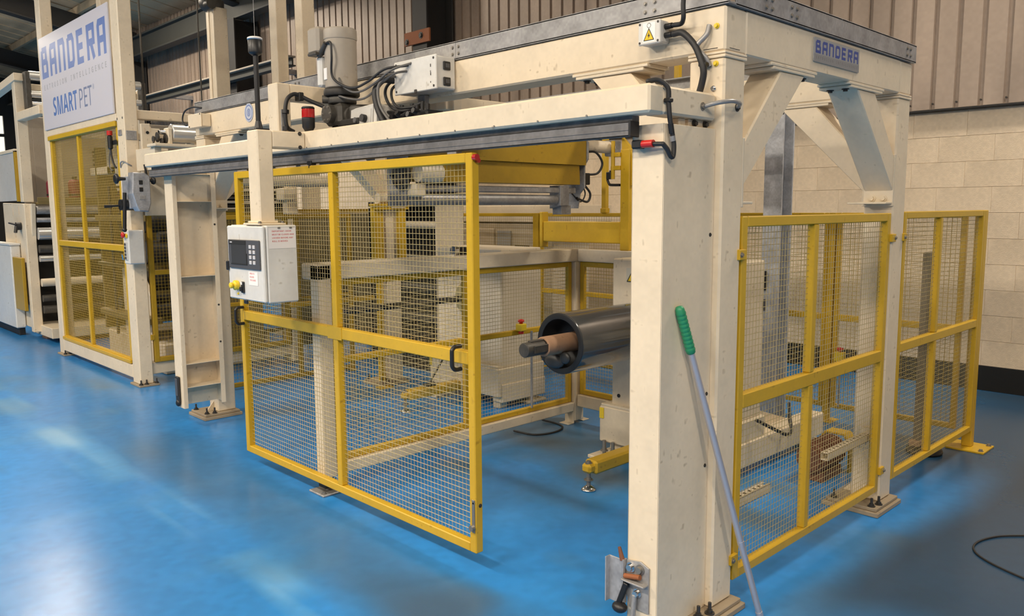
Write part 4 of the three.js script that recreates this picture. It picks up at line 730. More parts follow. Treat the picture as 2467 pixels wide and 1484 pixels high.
{
  const o = thing('winder_post', 'yellow upright with a rounded gusset top and cross beam behind the plain column', 'frame', [4.5, 1.305, -3.5]);
  part(o, 'upright', B(4.46, 4.53, 1.305, 2.0, -3.51, -3.43, .006), M.yellow); part(o, 'gusset', prism([[-3.43, 1.75], [-3.41, 1.76], [-3.405, 1.92], [-3.44, 2.02], [-3.51, 2.09], [-3.51, 1.98], [-3.43, 1.96]], 'x', 4.475, 4.50, .003), M.yellow);
  part(o, 'cross_beam', B(4.465, 4.525, 1.352, 1.505, -4.25, -3.512, .006), M.yellow); part(o, 'end_post', B(4.46, 4.53, 1.307, 1.575, -4.285, -4.252, .005), M.yellow);
  part(o, 'hinge', [B(4.44, 4.47, 1.86, 1.89, -3.58, -3.50, .003), B(4.44, 4.47, 1.95, 1.98, -3.58, -3.50, .003), C([4.45, 1.80, -3.565], [4.45, 2.06, -3.565], .014, 14)], M.yellow);
  part(o, 'guard_hoop', tube([[4.47, 1.86, -3.60], [4.46, 1.80, -3.62], [4.46, 1.762, -3.60], [4.46, 1.758, -3.51]], .009, 30, 8, .2), M.black); part(o, 'black_block', B(4.44, 4.47, 1.80, 1.85, -3.62, -3.58, .004), M.black);
}
for (const [z, top, lb] of [[-4.75, 2.6, 'thin yellow post rising from the back fence right of the winding head'], [-3.98, 3.1, 'thin yellow post seen under the beam beside the near brace']]) {
  const o = thing('fence_extension_post', lb, 'post', [5.815, 1.556, z]); part(o, 'post', B(5.795, 5.84, 1.556, top, z - .025, z + .025, .003), M.yellow); part(o, 'collar', B(5.788, 5.847, 1.557, 1.60, z - .032, z + .032, .003), M.yellow);
}
{ // second winding unit's posts, bolted in front of the rear leg
  const o = thing('winder_stand', 'pair of yellow uprights under a yellow top plate, seen through the sliding door', 'frame', [4.25, .2, -6.0]);
  part(o, 'upright', B(4.125, 4.225, .96, 1.63, -6.05, -5.985, .005), M.yellow); part(o, 'upright', B(4.36, 4.44, 1.1, 1.63, -5.998, -5.94, .005), M.yellow); part(o, 'down_strip', B(4.17, 4.215, .012, .958, -6.05, -6.0, .003), M.yellow); part(o, 'foot_plate', B(4.08, 4.22, 0, .012, -5.98, -5.88, .003), M.yellow);
  part(o, 'top_plate', [B(4.08, 4.50, 1.632, 1.652, -5.998, -5.90, .003), B(4.11, 4.46, 1.60, 1.632, -5.985, -5.92, .003)], M.yellow);
  part(o, 'bearing', [C([4.14, 1.70, -5.95], [4.24, 1.70, -5.95], .045, 20)], M.creamCool); part(o, 'cross_rail', [B(3.3, 4.12, .80, .84, -6.04, -6.0, .003)], M.yellowShaded);
}
{
  const o = thing('grey_column', 'grey galvanised steel column standing inside the back fence', 'column', [5.45, 0, -2.87]);
  part(o, 'column', [B(5.40, 5.415, .015, 2.75, -2.94, -2.80, .002), B(5.415, 5.55, .015, 2.75, -2.874, -2.866, .001), B(5.55, 5.565, .015, 2.75, -2.94, -2.80, .002)], std({ color: lin(.60, .62, .65), roughness: .45, metalness: .15, map: metalTex })); part(o, 'base_plate', B(5.34, 5.62, 0, .015, -3.0, -2.74, .003), M.galv); part(o, 'catch', B(5.565, 5.60, 1.08, 1.22, -2.86, -2.82, .004), M.black);
  const g = part(o, 'gauge', B(5.375, 5.40, 1.0, 1.14, -2.99, -2.89, .005), M.darkSteel);
}
{
  const o = thing('board_post', 'grey-brown upright board on a round rubber foot behind the right fence pane', 'post', [5.5, 0, -1.8]);
  part(o, 'board', B(5.42, 5.56, .05, 1.31, -1.84, -1.80, .005), std({ color: lin(.20, .165, .125), roughness: .7, map: metalTex })); part(o, 'foot', lathe([5.49, 0, -1.79], [0, 1, 0], [[0, 0], [.105, 0], [.11, .01], [.105, .03], [.06, .045], [0, .05]], 32), M.black); part(o, 'clamp', [C([5.41, .075, -1.83], [5.57, .075, -1.83], .02, 14), B(5.40, 5.58, .05, .09, -1.86, -1.795, .006)], M.card);
}
for (const [xa, xb, y, lb] of [[3.76, 4.256, .385, 'slotted steel strut sticking out from the right gantry post'], [2.777, 3.19, .375, 'slotted steel strut sticking out from the near gantry post']]) {
  const o = thing('slotted_strut', lb, 'strut', [xb, y, -1.68]); const z0 = -1.70, z1 = -1.66;
  part(o, 'channel', [B(xa, xb, y - .02, y - .016, z0, z1, .001), B(xa, xb, y - .02, y + .02, z1 - .003, z1, .001), B(xa, xb, y - .02, y + .02, z0, z0 + .003, .001), B(xa, xb, y + .017, y + .02, z0, z0 + .012, .001), B(xa, xb, y + .017, y + .02, z1 - .012, z1, .001)], M.creamCool);
  const n = Math.floor((xb - xa) / .04); for (let i = 0; i < n; i++) part(o, 'bridge', B(xa + i * .04, xa + i * .04 + .018, y + .0165, y + .0195, z0 + .012, z1 - .012, 0), M.creamCool);
  part(o, 'end_plate', B(xa < 3 ? xa : xb - .012, xa < 3 ? xa + .012 : xb, y - .06, y + .05, z0 - .012, z1 + .012, .002), M.creamCool);
}
{
  const o = thing('floor_motor', 'rust-red motor with a yellow guard on the floor behind the gantry end pane', 'motor', [4.62, 0, -2.05]);
  part(o, 'body', [C([4.42, .14, -2.06], [4.72, .14, -2.06], .085, 28), C([4.40, .14, -2.06], [4.42, .14, -2.06], .07, 24)], M.brown); part(o, 'fins', Array.from({ length: 9 }, (_, i) => C([4.45 + i * .03, .14, -2.06], [4.456 + i * .03, .14, -2.06], .093, 24)), M.brown); part(o, 'foot', [B(4.45, 4.70, 0, .06, -2.13, -1.99, .004)], M.brown);
  part(o, 'guard', [prism([[-2.16, 0], [-2.16, .18], [-2.12, .235], [-2.0, .235], [-1.96, .18], [-1.96, 0], [-1.975, 0], [-1.975, .175], [-2.008, .222], [-2.112, .222], [-2.145, .175], [-2.145, 0]], 'x', 4.74, 4.84, .002)], M.yellow); part(o, 'caster', C([4.80, .018, -1.93], [4.83, .018, -1.93], .018, 14), M.black);
}
cables('cable', 'black hose drooping in front of the winder base, behind the gantry end pane', .011, M.rubber, [[4.30, .34, -2.34], [4.42, .27, -2.28], [4.52, .225, -2.26], [4.62, .22, -2.28], [4.70, .27, -2.33], [4.74, .36, -2.36]]);
cables('cable', 'dark cable loop lying on the blue floor at the right edge', .0045, M.rubber, [[4.52, .006, -.86], [4.44, .005, -.92], [4.344, .005, -1.011], [4.278, .005, -1.056], [4.183, .005, -1.089], [4.092, .005, -1.092], [4.014, .005, -1.059], [3.954, .005, -.994], [3.912, .005, -.917], [3.879, .005, -.836], [3.84, .005, -.72]]);
cables('cable', 'black cable curled on the floor below the inner guard wall', .007, M.rubber, [[3.95, .01, -4.05], [3.98, .007, -3.9], [4.06, .007, -3.84], [4.18, .007, -3.83], [4.28, .007, -3.88], [4.32, .007, -3.98], [4.30, .015, -4.1]]);
{
  const o = thing('lever', 'black lever rising from the far yellow outrigger', 'lever', [3.98, .17, -5.08]);
  part(o, 'rod', [C([3.98, .172, -5.085], [4.12, .40, -5.04], .008, 10), sphere([4.12, .40, -5.04], .014)], M.black); part(o, 'pivot', [B(3.94, 4.05, .17, .195, -5.11, -5.06, .004)], M.black);
}
// ---- pale machine and plain cabinet beyond the back fence
{
  const o = thing('pale_machine', 'pale beige machine housing standing behind the back fence', 'machine', [6.7, 0, -7.1]);
  part(o, 'housing', B(6.3, 6.9, .06, 1.44, -8.3, -5.85, .01), M.creamCool); part(o, 'plinth', B(6.34, 6.86, 0, .06, -8.25, -5.9, .004), M.darkSteel); part(o, 'top_hood', B(6.26, 6.92, 1.45, 1.64, -8.32, -5.55, .012), M.cream); part(o, 'nameplate', B(6.255, 6.26, 1.56, 1.585, -7.2, -7.05, .001), M.brown);
  part(o, 'door', B(6.285, 6.30, .2, 1.38, -7.5, -6.75, .004), M.cream); part(o, 'control_panel', [B(6.28, 6.30, 1.0, 1.36, -6.7, -6.48, .004)], M.greyBox); part(o, 'dark_opening', [B(6.285, 6.30, .98, 1.2, -6.42, -6.2, .003)], M.blackMatt); part(o, 'gauge', C([6.30, 1.33, -6.05], [6.28, 1.33, -6.05], .03, 16), M.bezel);
}
{
  const o = thing('dark_cabinet', 'tall dark open machine bay behind the rear gantry leg', 'machine', [5.1, 0, -6.6]);
  part(o, 'back_panel', B(5.25, 5.27, .02, 1.66, -7.2, -6.1, .004), M.steelDark); part(o, 'side_panel', B(4.9, 5.25, .02, 1.66, -6.10, -6.08, .004), M.creamCool); part(o, 'side_panel', B(4.9, 5.25, .02, 1.66, -7.22, -7.2, .004), M.steelDark); part(o, 'top_panel', B(4.9, 5.27, 1.66, 1.68, -7.22, -6.08, .004), M.steelDark); part(o, 'floor_panel', B(4.9, 5.25, 0, .02, -7.2, -6.1, .003), M.steelDark);
  part(o, 'roll', C([4.98, 1.45, -7.15], [4.98, 1.45, -6.14], .035, 20), M.creamCool);
  for (const y of [.5, .8, 1.1]) part(o, 'roller', C([5.05, y, -7.19], [5.05, y, -6.11], .05, 20), M.gear);
}

// ================================================================ THE LEFT MACHINE (haul-off tower)
const TX = 2.6, TX1 = 2.72, TZ0 = -7.56, TZ1 = -7.78, TW = -9.86;
{
  const o = thing('tower_frame', 'tall cream frame of square posts carrying the lettered sign and yellow mesh panes', 'frame', [2.65, 0, -8.7]);
  part(o, 'post', B(TX, TX1, .02, 4.3, -7.74, TZ0, .008), M.cream); part(o, 'post', B(TX, TX + .12, .02, 4.6, -10.02, TW, .008), M.cream);
  part(o, 'post', B(4.15, 4.27, .02, 2.5, -7.74, TZ0, .008), M.cream); part(o, 'post', B(4.15, 4.27, .02, 2.5, -10.02, TW, .008), M.cream); part(o, 'post', B(3.0, 3.10, 2.0, 4.6, -9.32, -9.20, .006), M.creamCool);
  part(o, 'bottom_beam', B(TX, TX1, .06, .185, TW, -7.742, .006), M.cream); part(o, 'bottom_beam', B(TX1, 4.15, .095, .205, -7.70, -7.60, .006), M.cream);
  part(o, 'sill', B(TX - .006, TX1, 2.405, 2.47, TW, -7.742, .006), M.cream); part(o, 'top_beam', B(TX, TX1, 4.2, 4.3, TW, -7.742, .006), M.cream); part(o, 'cross_beam', B(TX1, 4.15, 2.42, 2.5, -7.70, -7.60, .006), M.cream); part(o, 'cross_beam', B(TX1, 4.15, 2.42, 2.5, -9.98, -9.88, .006), M.cream); part(o, 'rear_beam', B(4.15, 4.27, 2.40, 2.499, TW, -7.742, .006), M.cream); part(o, 'stub_beam', B(3.0, 3.1, 2.0, 2.08, -9.88, -9.2, .006), M.cream);
  for (const [x, z] of [[TX, -7.65], [TX, -9.94]]) { const f = part(o, 'foot', [B(x - .02, x + .16, 0, .02, z - .12, z + .125, .003)], M.dirty); for (const [dx, dz] of [[.0, .105], [.05, .105], [.14, .105]]) part(f, 'anchor_bolt', anchor(x + dx, .02, z + dz), M.boltDark); }
  part(o, 'hose_clip', [tube([[2.598, 1.99, -7.70], [2.585, 2.03, -7.66], [2.588, 2.04, -7.60], [2.605, 2.02, -7.55], [2.64, 2.0, -7.55]], .006, 24, 6)], M.alu); part(o, 'hinge_plate', B(2.592, 2.60, 2.27, 2.32, -7.70, -7.62, .002), M.galv); part(o, 'hinge_plate', B(2.61, 2.70, 2.23, 2.31, -7.56, -7.548, .003), M.galv); part(o, 'screw', [hex([2.6, 2.42, -7.72], [-1, 0, 0], .008, .004), hex([2.6, 2.42, -7.59], [-1, 0, 0], .008, .004)], M.bolt);
}
{
  const o = thing('tower_mesh_door', 'tall yellow double mesh door in the tower under the lettered sign', 'door', [TX, .19, -8.8]);
  panel(o, 'x', TX + .01, TX + .05, TW + .006, -7.765, .192, 2.40, [-8.93], [1.262], .045, M.yellow, .5, M.wireYellow, .025, .06); part(o, 'latch', [bar([2.602, 1.16, -7.80], [2.585, 1.21, -7.77], .014, .02)], M.chrome);
  part(o, 'top_lip', B(TX - .012, TX + .01, 2.36, 2.405, TW + .006, -7.765, .003), M.yellow); part(o, 'bottom_lip', B(TX - .01, TX + .01, .192, .225, TW + .006, -7.765, .003), M.yellow);
}
{
  const [c, x] = canvas(1024, 512, '#d4d0d6'); const g = x.createLinearGradient(0, 0, 0, 1); void g;
  blockWord(x, 'BANDERA', 30, 56, 962, 172, '#6d86bf', 33); spaced(x, 'EXTRUSION INTELLIGENCE', 34, 992, 292, 'bold 40px sans-serif', '#a8a7ac');
  x.font = 'bold 138px sans-serif'; x.fillStyle = '#5d80bd'; const w = x.measureText('SMART').width; x.save(); x.translate(170, 446); x.scale(.86, 1); x.fillText('SMART', 0, 0); x.font = '138px sans-serif'; x.fillStyle = '#7c88a6'; x.fillText('PET', w + 22, 0); const w2 = x.measureText('PET').width; x.font = '34px sans-serif'; x.fillText('®', w + w2 + 34, -74); x.restore();
  const o = thing('lettered_sign', 'big white sign board with blue lettering high on the left tower', 'sign', [TX - .01, 2.47, -8.8]);
  part(o, 'board', B(TX - .018, TX - .002, 2.472, 3.43, -9.90, -7.75, .003), std({ color: lin(.62, .61, .66), roughness: .3 })); print(o, 'lettering', '-x', TX - .0186, -9.898, -7.752, 2.474, 3.428, c, .28);
}
{
  const o = thing('side_mesh_door', 'narrow yellow mesh door in the near side of the left tower', 'door', [3.1, .2, -7.58]);
  panel(o, 'z', -7.60, -7.562, 2.745, 4.14, .21, 1.60, [3.45], [1.04], .045, M.yellowShaded, .5, M.wireYellow, .03, .045); part(o, 'hinge', [B(2.715, 2.75, .42, .47, -7.575, -7.555, .003)], M.yellowShaded); part(o, 'jamb', B(2.745, 2.79, 1.60, 1.78, -7.60, -7.562, .003), M.yellowShaded);
}
{ // roller stack beside the tower
  const o = thing('roller_side_plate', 'cream side plate with slots and holes beside the tower post', 'plate', [2.8, 1.55, -7.5]);
  part(o, 'plate', prism([[2.722, 1.56], [2.722, 2.37], [2.80, 2.375], [2.80, 2.335], [2.885, 2.335], [2.885, 2.16], [2.95, 2.16], [2.95, 1.66], [2.90, 1.56]], 'z', -7.535, -7.50, .004), M.creamCool);
  for (const [x, y] of [[2.775, 2.295], [2.825, 2.20], [2.805, 2.12]]) part(o, 'hole', C([x, y, -7.50], [x, y, -7.498], .014, 14), M.blackMatt); for (const [x, y] of [[2.75, 2.31], [2.80, 2.325], [2.845, 2.265]]) part(o, 'slot', B(x - .006, x + .006, y - .025, y + .025, -7.50, -7.498, 0), M.mortar);
}
{
  const o = thing('drive_roller', 'short bright steel roller with dark chain links above the track end', 'roller', [2.85, 2.16, -7.05]);
  part(o, 'roller', lathe([2.80, 2.262, -7.05], [1, 0, 0], [[0, 0], [.066, 0], [.074, .006], [.074, .205], [.066, .211], [0, .211]], 32), M.roller); part(o, 'journal', C([2.70, 2.262, -7.05], [3.1, 2.262, -7.05], .018, 16), M.chrome);
  for (let i = 0; i < 8; i++) part(o, 'chain_link', C([2.66 + i * .017, 2.205 + Math.sin(i * 1.3) * .025, -7.08 + (i % 2) * .04], [2.672 + i * .017, 2.205 + Math.sin(i * 1.3) * .025, -7.08 + (i % 2) * .04], .026 + (i % 3) * .006, 12), M.gear);
  part(o, 'bed', B(2.63, 3.1, 2.14, 2.165, -7.14, -6.96, .004), M.creamCool); part(o, 'bearing_block', B(3.02, 3.08, 2.165, 2.34, -7.10, -7.0, .006), M.creamCool); part(o, 'bearing_block', B(2.76, 2.795, 2.165, 2.30, -7.10, -7.0, .006), M.creamCool);
  part(o, 'support', B(2.66, 2.72, 1.95, 2.14, -7.49, -7.06, .004), M.creamCool); part(o, 'support', B(3.02, 3.08, 1.95, 2.14, -7.56, -7.06, .004), M.creamCool);
}
{
  const o = thing('edge_guide', 'pale blue-grey guide casting with black hand knobs on the tower side plate', 'fitting', [2.62, 1.6, -7.3]);
  part(o, 'casting', prism([[2.545, 1.64], [2.565, 1.60], [2.645, 1.595], [2.67, 1.67], [2.67, 1.90], [2.625, 1.93], [2.53, 1.93], [2.515, 1.75]], 'z', -7.34, -7.22, .008), M.plate); for (const y of [1.845, 1.785]) part(o, 'port', B(2.575, 2.605, y - .018, y + .018, -7.22, -7.214, .002), M.blackMatt); part(o, 'badge', B(2.57, 2.62, 1.70, 1.73, -7.22, -7.215, .001), M.galv);
  part(o, 'mount', B(2.53, 2.7, 1.62, 1.9, -7.5, -7.34, .005), M.plate);
  const k = part(o, 'hand_knob', [lathe([2.40, 1.875, -7.29], [1, 0, 0], [[0, 0], [.03, 0], [.044, .008], [.044, .022], [.018, .04], [.012, .09], [0, .09]], 20)], M.black); void k; part(o, 'hand_knob', [lathe([2.665, 1.865, -7.27], [1, 0, 0], [[0, 0], [.012, 0], [.012, .03], [.03, .036], [.036, .05], [.03, .062], [0, .066]], 20), C([2.66, 1.87, -7.25], [2.64, 2.0, -7.25], .009, 10)], M.black);
}
{
  const o = thing('hand_wheel', 'black crank handle assembly on the front of the tower post', 'handle', [2.56, 1.65, -7.45]);
  part(o, 'hub', [C([2.47, 1.655, -7.40], [2.60, 1.655, -7.40], .048, 20), C([2.60, 1.655, -7.40], [2.66, 1.655, -7.40], .03, 18)], M.black); part(o, 'crank', [C([2.50, 1.76, -7.36], [2.48, 1.44, -7.36], .016, 12), sphere([2.48, 1.44, -7.36], .02)], M.black); part(o, 'grip', [C([2.40, 1.645, -7.42], [2.47, 1.65, -7.41], .010, 10), C([2.35, 1.642, -7.43], [2.41, 1.645, -7.42], .013, 10)], M.black); part(o, 'ring', lathe([2.64, 1.66, -7.38], [1, 0, 0], [[.04, 0], [.052, .006], [.052, .018], [.04, .022]], 22), M.black); part(o, 'mount', C([2.55, 1.655, -7.40], [2.62, 1.655, -7.559], .02, 12), M.galv);
}
{
  const o = thing('push_button_box', 'grey push-button box with a red button hung on the tower post', 'control box', [2.57, 1.13, -7.48]);
  part(o, 'box', B(2.53, 2.665, 1.135, 1.435, -7.555, -7.43, .008), M.whiteBox); part(o, 'button_strip', B(2.524, 2.53, 1.17, 1.33, -7.53, -7.46, .002), M.greyBox); for (let i = 0; i < 5; i++) part(o, 'button', C([2.524, 1.19 + i * .03, -7.495], [2.515, 1.19 + i * .03, -7.495], .011, 12), M.bezel); part(o, 'stop_button', lathe([2.53, 1.392, -7.50], [-1, 0, 0], [[0, 0], [.014, 0], [.014, .012], [.026, .016], [.026, .03], [0, .036]], 18), M.red, 'red stop button'); part(o, 'stop_collar', C([2.53, 1.385, -7.46], [2.522, 1.385, -7.46], .02, 14), M.eYellow);
}
{
  const o = thing('hanging_switch', 'black pendant switch with a red cap hanging by the tower post', 'switch', [2.585, 2.1, -7.85]);
  part(o, 'body', B(2.56, 2.596, 2.16, 2.285, -7.90, -7.85, .01), M.black); part(o, 'cap', C([2.578, 2.285, -7.875], [2.578, 2.325, -7.875], .024, 16), M.red); part(o, 'cord', tube([[2.578, 2.16, -7.875], [2.58, 2.08, -7.86], [2.585, 2.02, -7.83], [2.595, 1.99, -7.81]], .009, 24, 8), M.rubber); part(o, 'loop_cord', tube([[2.578, 2.16, -7.88], [2.577, 2.08, -7.92], [2.58, 2.0, -7.93], [2.588, 1.97, -7.88]], .005, 24, 6), M.cableGrey); part(o, 'strap', B(2.592, 2.60, 2.2, 2.24, -7.87, -7.76, .002), M.black);
}
{ // rollers and plates inside the tower
  const o = thing('haul_off_rolls', 'stack of steel rolls and cream plates inside the left tower behind the yellow mesh', 'machine', [3.4, 0, -8.6]);
  part(o, 'side_plate', prism([[-9.5, .3], [-8.0, .3], [-8.0, 1.62], [-8.25, 1.75], [-8.25, 2.2], [-9.2, 2.2], [-9.5, 1.7]], 'x', 4.02, 4.06, .004), M.creamCool); part(o, 'side_plate', prism([[-9.0, .3], [-8.2, .3], [-8.2, .72], [-8.5, 1.0], [-9.0, 1.0]], 'x', 2.98, 3.02, .004), M.creamCool);
  const cb = part(o, 'control_plate', B(2.94, 2.97, 1.86, 2.16, -8.9, -7.95, .005), M.creamCool); part(cb, 'knob', [0, 1, 2, 3, 4].map(i => C([2.94, 1.80, -8.78 + i * .19], [2.90, 1.80, -8.78 + i * .19], .035, 14)), M.chrome); part(o, 'valve_rail', B(2.94, 3.0, 1.75, 1.84, -8.9, -7.95, .004), M.brown);
  [[-8.5, 1.5, .12], [-9.1, 1.5, .12], [-8.5, 1.18, .12], [-8.8, .86, .11], [-8.3, .6, .07], [-9.3, .6, .07], [-8.1, 1.35, .05]].forEach(([z, y, r]) => part(o, 'roll', C([3.04, y, z], [4.02, y, z], r, 28), M.gear));
  part(o, 'base', [B(2.98, 4.1, .0, .3, -9.55, -7.95, .01)], M.creamCool); part(o, 'added_dark_screen', [B(4.0, 4.015, .3, 2.3, -9.8, -7.95, .002), B(3.0, 4.0, .3, 2.3, -9.7, -9.66, .002)], M.goldDark); for (const z of [-8.62, -9.05]) part(o, 'screw_rod', C([2.92, .3, z], [2.92, 1.86, z], .014, 10), M.gear); part(o, 'tray', B(2.86, 3.0, .50, .56, -9.4, -8.0, .004), M.goldDark); part(o, 'bar', [B(2.9, 2.95, 1.50, 1.56, -9.5, -8.0, .004), B(2.9, 2.95, 1.02, 1.06, -9.5, -8.0, .004)], M.goldDark);  // rear screen is an added dark sheet that darkens the tower interior
}
{
  const o = thing('idler_roller', 'long bright silver roller behind the control box, seen through the sliding door', 'roller', [3.8, 1.88, -7.1]);
  part(o, 'roller', lathe([3.42, 1.882, -7.1], [1, 0, 0], [[0, 0], [.05, 0], [.055, .004], [.055, .94], [.05, .945], [0, .945]], 32), M.creamCool); part(o, 'journal', C([3.3, 1.882, -7.1], [4.48, 1.882, -7.1], .014, 14), M.chrome); part(o, 'arm', [B(3.30, 3.33, 1.84, 1.93, -7.62, -7.06, .004), B(4.42, 4.46, 1.84, 1.93, -7.62, -7.06, .004)], M.creamCool);
  part(o, 'frame_bar', [B(3.3, 4.46, 1.84, 1.93, -7.66, -7.62, .004)], M.creamCool);
}
{
  const o = thing('slat_stack', 'stack of dark bronze bars and a cream bracket behind the far fence', 'machine', [3.7, 1.6, -7.75]);
  const ms = [M.creamCool, M.goldDark, M.gear, M.creamCool, M.steelDark, M.goldDark];
  for (let i = 0; i < 6; i++) part(o, 'bar', B(2.95 + (i % 2) * .05, 4.14, 1.79 - i * .04, 1.815 - i * .04, -7.58 - (i % 3) * .02, -7.55, .003), ms[i]);
  part(o, 'bracket', [B(4.02, 4.16, 1.70, 1.82, -7.54, -7.40, .006), B(4.08, 4.2, 1.56, 1.70, -7.54, -7.44, .006)], M.cream); part(o, 'backing', B(2.95, 4.14, 1.60, 1.84, -7.66, -7.63, .003), M.steelDark);
}

{
  const o = thing('added_dim_backdrop', 'added olive sheets standing in for dim machinery behind the far yellow fence and the rear gantry leg', 'panel', [4.3, 0, -8.0]);
  for (const [a, b] of [[3.35, 4.0], [4.29, 4.9], [4.93, 5.6]]) part(o, 'sheet', B(a, b, .12, 1.56, -7.93, -7.91, .004), M.oliveDull); for (const x of [4.275, 4.915, 5.615]) part(o, 'post', B(x - .02, x + .02, 0, 1.62, -7.97, -7.93, .003), M.yellowShaded); part(o, 'top_rail', B(4.255, 5.635, 1.565, 1.61, -7.93, -7.905, .003), M.yellowShaded); part(o, 'link_bar', B(3.35, 4.3, .3, .34, -7.95, -7.93, .003), M.goldDark);  // olive sheets added as a dim backdrop, shading put into their colour
}
// ================================================================ FURTHER LEFT
{
  const o = thing('roll_stand', 'cream machine side with stacked grey rollers left of the tower', 'machine', [2.8, 0, -11.3]); o.position.z -= .35;
  part(o, 'side_plate', prism([[-12.3, .12], [-11.3, .12], [-11.0, 1.2], [-10.9, 1.7], [-12.3, 1.72]], 'x', 2.72, 2.77, .006), M.creamCool); part(o, 'base', B(2.74, 3.9, .06, .19, -11.34, -10.5, .006), M.creamCool); part(o, 'foot', [B(2.8, 3.0, 0, .06, -11.2, -11.0, .004), B(3.3, 3.5, 0, .06, -10.9, -10.6, .004)], M.card);
  part(o, 'front_post', B(2.66, 2.77, .1, 1.70, -11.08, -10.98, .006), M.cream);
  [[1.62, .05, M.alu], [1.50, .03, M.plate], [1.33, .075, M.roller], [1.14, .05, M.gear], [1.02, .04, M.roller], [.72, .05, M.creamCool], [.52, .045, M.gear], [.38, .05, M.gear]].forEach(([y, r, m]) => part(o, 'roller', C([2.78, y, -10.95], [3.9, y, -10.95], r, 24), m)); part(o, 'back_panel', B(2.78, 3.9, .19, 1.6, -11.3, -11.27, .004), M.steelDark); part(o, 'end_plate', B(3.9, 3.94, .19, 1.7, -11.3, -10.6, .004), M.creamCool);
  for (const [z, y] of [[-11.2, 1.62], [-11.5, 1.62], [-11.8, 1.60], [-11.75, 1.32], [-11.75, 1.2]]) part(o, 'slot', B(2.716, 2.72, y - .05, y + .05, z - .012, z + .012, 0), M.mortar); const h = part(o, 'handle', [C([2.72, 1.42, -11.45], [2.66, 1.42, -11.45], .05, 18), bar([2.655, 1.46, -11.75], [2.655, 1.44, -11.4], .025, .02), C([2.66, 1.42, -11.42], [2.64, 1.34, -11.4], .02, 10)], M.black); void h;
}
{
  const o = thing('white_cabinet', 'pale grey machine cabinet at the left edge of the picture', 'cabinet', [2.75, 0, -12.8]); o.position.z -= .35;
  part(o, 'body', B(2.60, 2.714, .10, 1.17, -14.2, -11.55, .012), M.whiteBox); part(o, 'top', B(2.59, 2.714, 1.172, 1.20, -14.2, -11.54, .004), M.whiteBox); part(o, 'plinth', B(2.64, 2.71, 0, .10, -14.1, -11.6, .004), M.darkSteel); part(o, 'seam', B(2.598, 2.601, .2, 1.1, -12.4, -12.394, 0), M.greyBox);
}
{
  const o = thing('yellow_panel', 'plain yellow guard panel between the pale cabinet and the roller stand', 'panel', [2.62, .3, -11.3]); o.position.z -= .35;
  part(o, 'panel', B(2.61, 2.65, .36, 1.03, -11.53, -11.1, .006), M.yellowShaded); part(o, 'bracket', [B(2.65, 2.72, .9, .96, -11.4, -11.3, .003), B(2.65, 2.72, .42, .48, -11.4, -11.3, .003)], M.galv);
}
{
  const o = thing('upper_frame', 'cream overhead frame with stacked rollers at the top left', 'frame', [2.7, 1.72, -11.0]); o.position.z -= .35;
  part(o, 'post', B(2.66, 2.78, 1.721, 3.18, -11.12, -11.0, .006), M.creamCool); part(o, 'beam', B(2.66, 2.76, 2.70, 2.80, -11.0, -10.03, .006), M.cream); part(o, 'beam', bar([2.70, 3.22, -10.95], [2.60, 3.02, -12.5], .1, .09), M.cream); part(o, 'post', B(2.58, 2.66, 1.722, 3.0, -12.4, -12.3, .006), M.creamCool); part(o, 'cross_beam', B(2.78, 4.1, 3.08, 3.16, -11.1, -11.02, .006), M.creamCool); part(o, 'rear_post', B(4.1, 4.2, .0, 3.2, -11.12, -11.0, .006), M.creamCool);
  [[3.24, .055], [3.02, .04], [2.9, .03]].forEach(([y, r]) => part(o, 'roller', C([2.80, y, -10.9], [4.1, y, -10.9], r, 24), M.roller)); for (const x of [2.75, 4.1]) part(o, 'bearing', B(x, x + .06, 2.84, 3.28, -10.99, -10.86, .006), M.gear);
  part(o, 'mesh_stile', [B(2.66, 2.70, 1.73, 2.36, -11.3, -11.24, .003)], M.yellowShaded); part(o, 'clear_panel', B(2.672, 2.678, 1.74, 2.34, -12.28, -11.3, .001), M.greyBox); part(o, 'panel_rail', B(2.66, 2.70, 2.34, 2.38, -12.3, -11.24, .003), M.creamCool);
}
{
  const o = thing('grey_back_panel', 'grey-brown machine panel behind the overhead frame at the left', 'machine', [3.9, 0, -12.4]);
  part(o, 'panel', B(3.0, 5.4, .05, 2.9, -12.75, -12.7, .008), M.motorGrey); part(o, 'door', B(3.15, 3.7, 1.75, 2.75, -12.7, -12.69, .004), M.motorGrey); part(o, 'leg', [B(3.0, 3.1, 0, .05, -12.78, -12.68), B(5.3, 5.4, 0, .05, -12.78, -12.68)], M.gear); part(o, 'louvre', [0, 1, 2, 3, 4].map(i => B(3.9, 4.5, 2.2 + i * .06, 2.23 + i * .06, -12.7, -12.685, .002)), M.gear);
}
for (const [x, lb] of [[3.02, 'dark red cylinder on the left machine, left one'], [3.27, 'dark red cylinder on the left machine, nearest the tower']]) {
  const o = thing('red_cylinder', lb, 'cylinder', [x, 1.7, -11.05]); o.position.z -= .35; part(o, 'body', lathe([x, 1.72, -11.05], [0, 1, 0], [[0, 0], [.075, 0], [.08, .01], [.08, .24], [.06, .28], [.02, .29], [0, .29]], 24), M.maroon); part(o, 'band', lathe([x, 1.80, -11.05], [0, 1, 0], [[.0805, 0], [.083, .004], [.083, .02], [.0805, .024]], 24), M.black); part(o, 'cap', C([x, 2.01, -11.05], [x, 2.05, -11.05], .03, 14), M.black);
}
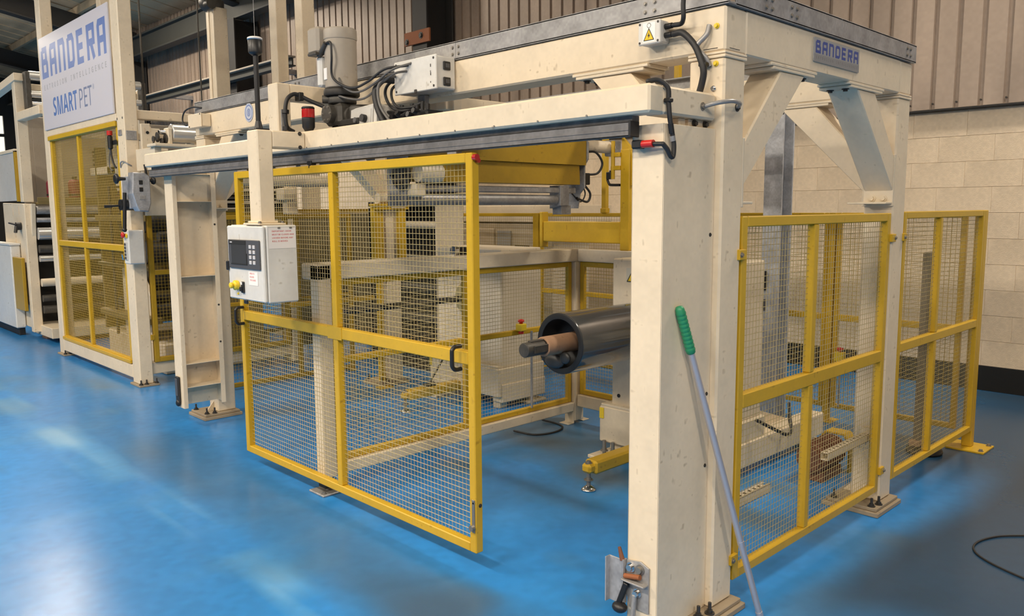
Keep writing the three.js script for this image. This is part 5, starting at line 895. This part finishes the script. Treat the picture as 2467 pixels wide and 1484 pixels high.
{
  const o = thing('cylinder_shelf', 'dull yellow tray carrying the dark red cylinders', 'tray', [3.2, 1.6, -11.05]); o.position.z -= .35;
  part(o, 'tray', [B(2.80, 3.95, 1.69, 1.72, -11.2, -10.93, .004), B(2.80, 3.95, 1.72, 1.78, -10.94, -10.93, .002)], M.goldDark); part(o, 'bracket', [B(3.895, 3.945, 1.70, 1.715, -11.25, -11.2, .003)], M.gear);
}
// ---- tall posts behind the gantry
const tall = (label, x, z, w, d, mat, top, extra) => { const o = thing('tall_post', label, 'post', [x, 0, z]); part(o, 'post', B(x - w / 2, x + w / 2, .015, top, z - d / 2, z + d / 2, .006), mat); part(o, 'base_plate', B(x - w, x + w, 0, .015, z - d, z + d, .003), mat); if (extra) extra(o); return o; };
tall('cream tall post behind the gantry, just left of the grey motor', 5.2, -8.88, .17, .17, M.cream, 5.2);
tall('slim grey-white tall post left of the cream one behind the gantry', 5.2, -9.52, .15, .18, M.creamCool, 5.2);
tall('fluted pale tall post with a dark pulley head left of the sensor pole', 5.2, -11.25, .2, .24, M.creamCool, 4.40, o => {
  part(o, 'rib', [B(5.09, 5.10, .02, 4.38, -11.3, -11.26, .002)], M.cream); part(o, 'pulley_head', [C([5.12, 4.48, -11.36], [5.12, 4.48, -11.14], .12, 20), C([5.06, 4.42, -11.2], [5.06, 4.42, -11.08], .07, 16), B(5.08, 5.3, 4.40, 4.52, -11.3, -11.2, .01)], M.gear); part(o, 'top_beam', B(3.7, 5.08, 4.5, 4.6, -11.3, -11.2, .006), M.cream); part(o, 'top_beam', B(5.15, 5.25, 4.53, 4.62, -11.1, -9.75, .006), M.cream);
});
{
  const o = thing('service_beam', 'grey cable tray beam running low along the ribbed wall at the left', 'beam', [6.9, 3.9, -17]);
  part(o, 'beam', [B(7.05, 7.08, 4.02, 4.14, -24, -12.5, .003)], M.steelGreen); part(o, 'ledge', [B(6.97, 7.125, 4.14, 4.17, -24, -12.5, .003)], M.motorGrey); part(o, 'lower_flange', [B(6.99, 7.125, 4.0, 4.02, -24, -12.5, .003)], M.steelGreen); for (const z of [-23, -18, -13.5]) part(o, 'bracket', [B(7.08, 7.67, 4.03, 4.12, z - .05, z + .05, .003)], M.galv);
}
for (const [x, z, y0, lb] of [[3.2, -8.68, 2.3, 'thin olive rod hanging beside the tower post, left one'], [4.6, -10.5, 2.6, 'thin dark rod hanging left of the fluted post']]) { const o = thing('hanging_rod', lb, 'rod', [x, y0, z]); part(o, 'rod', C([x, y0, z], [x, 6.0 + (XW - x) * .18 - .04, z], .010, 10), M.gear); part(o, 'end_fitting', C([x, y0 - .06, z], [x, y0 + .02, z], .018, 10), M.gear); }

renderer.render(scene, camera);
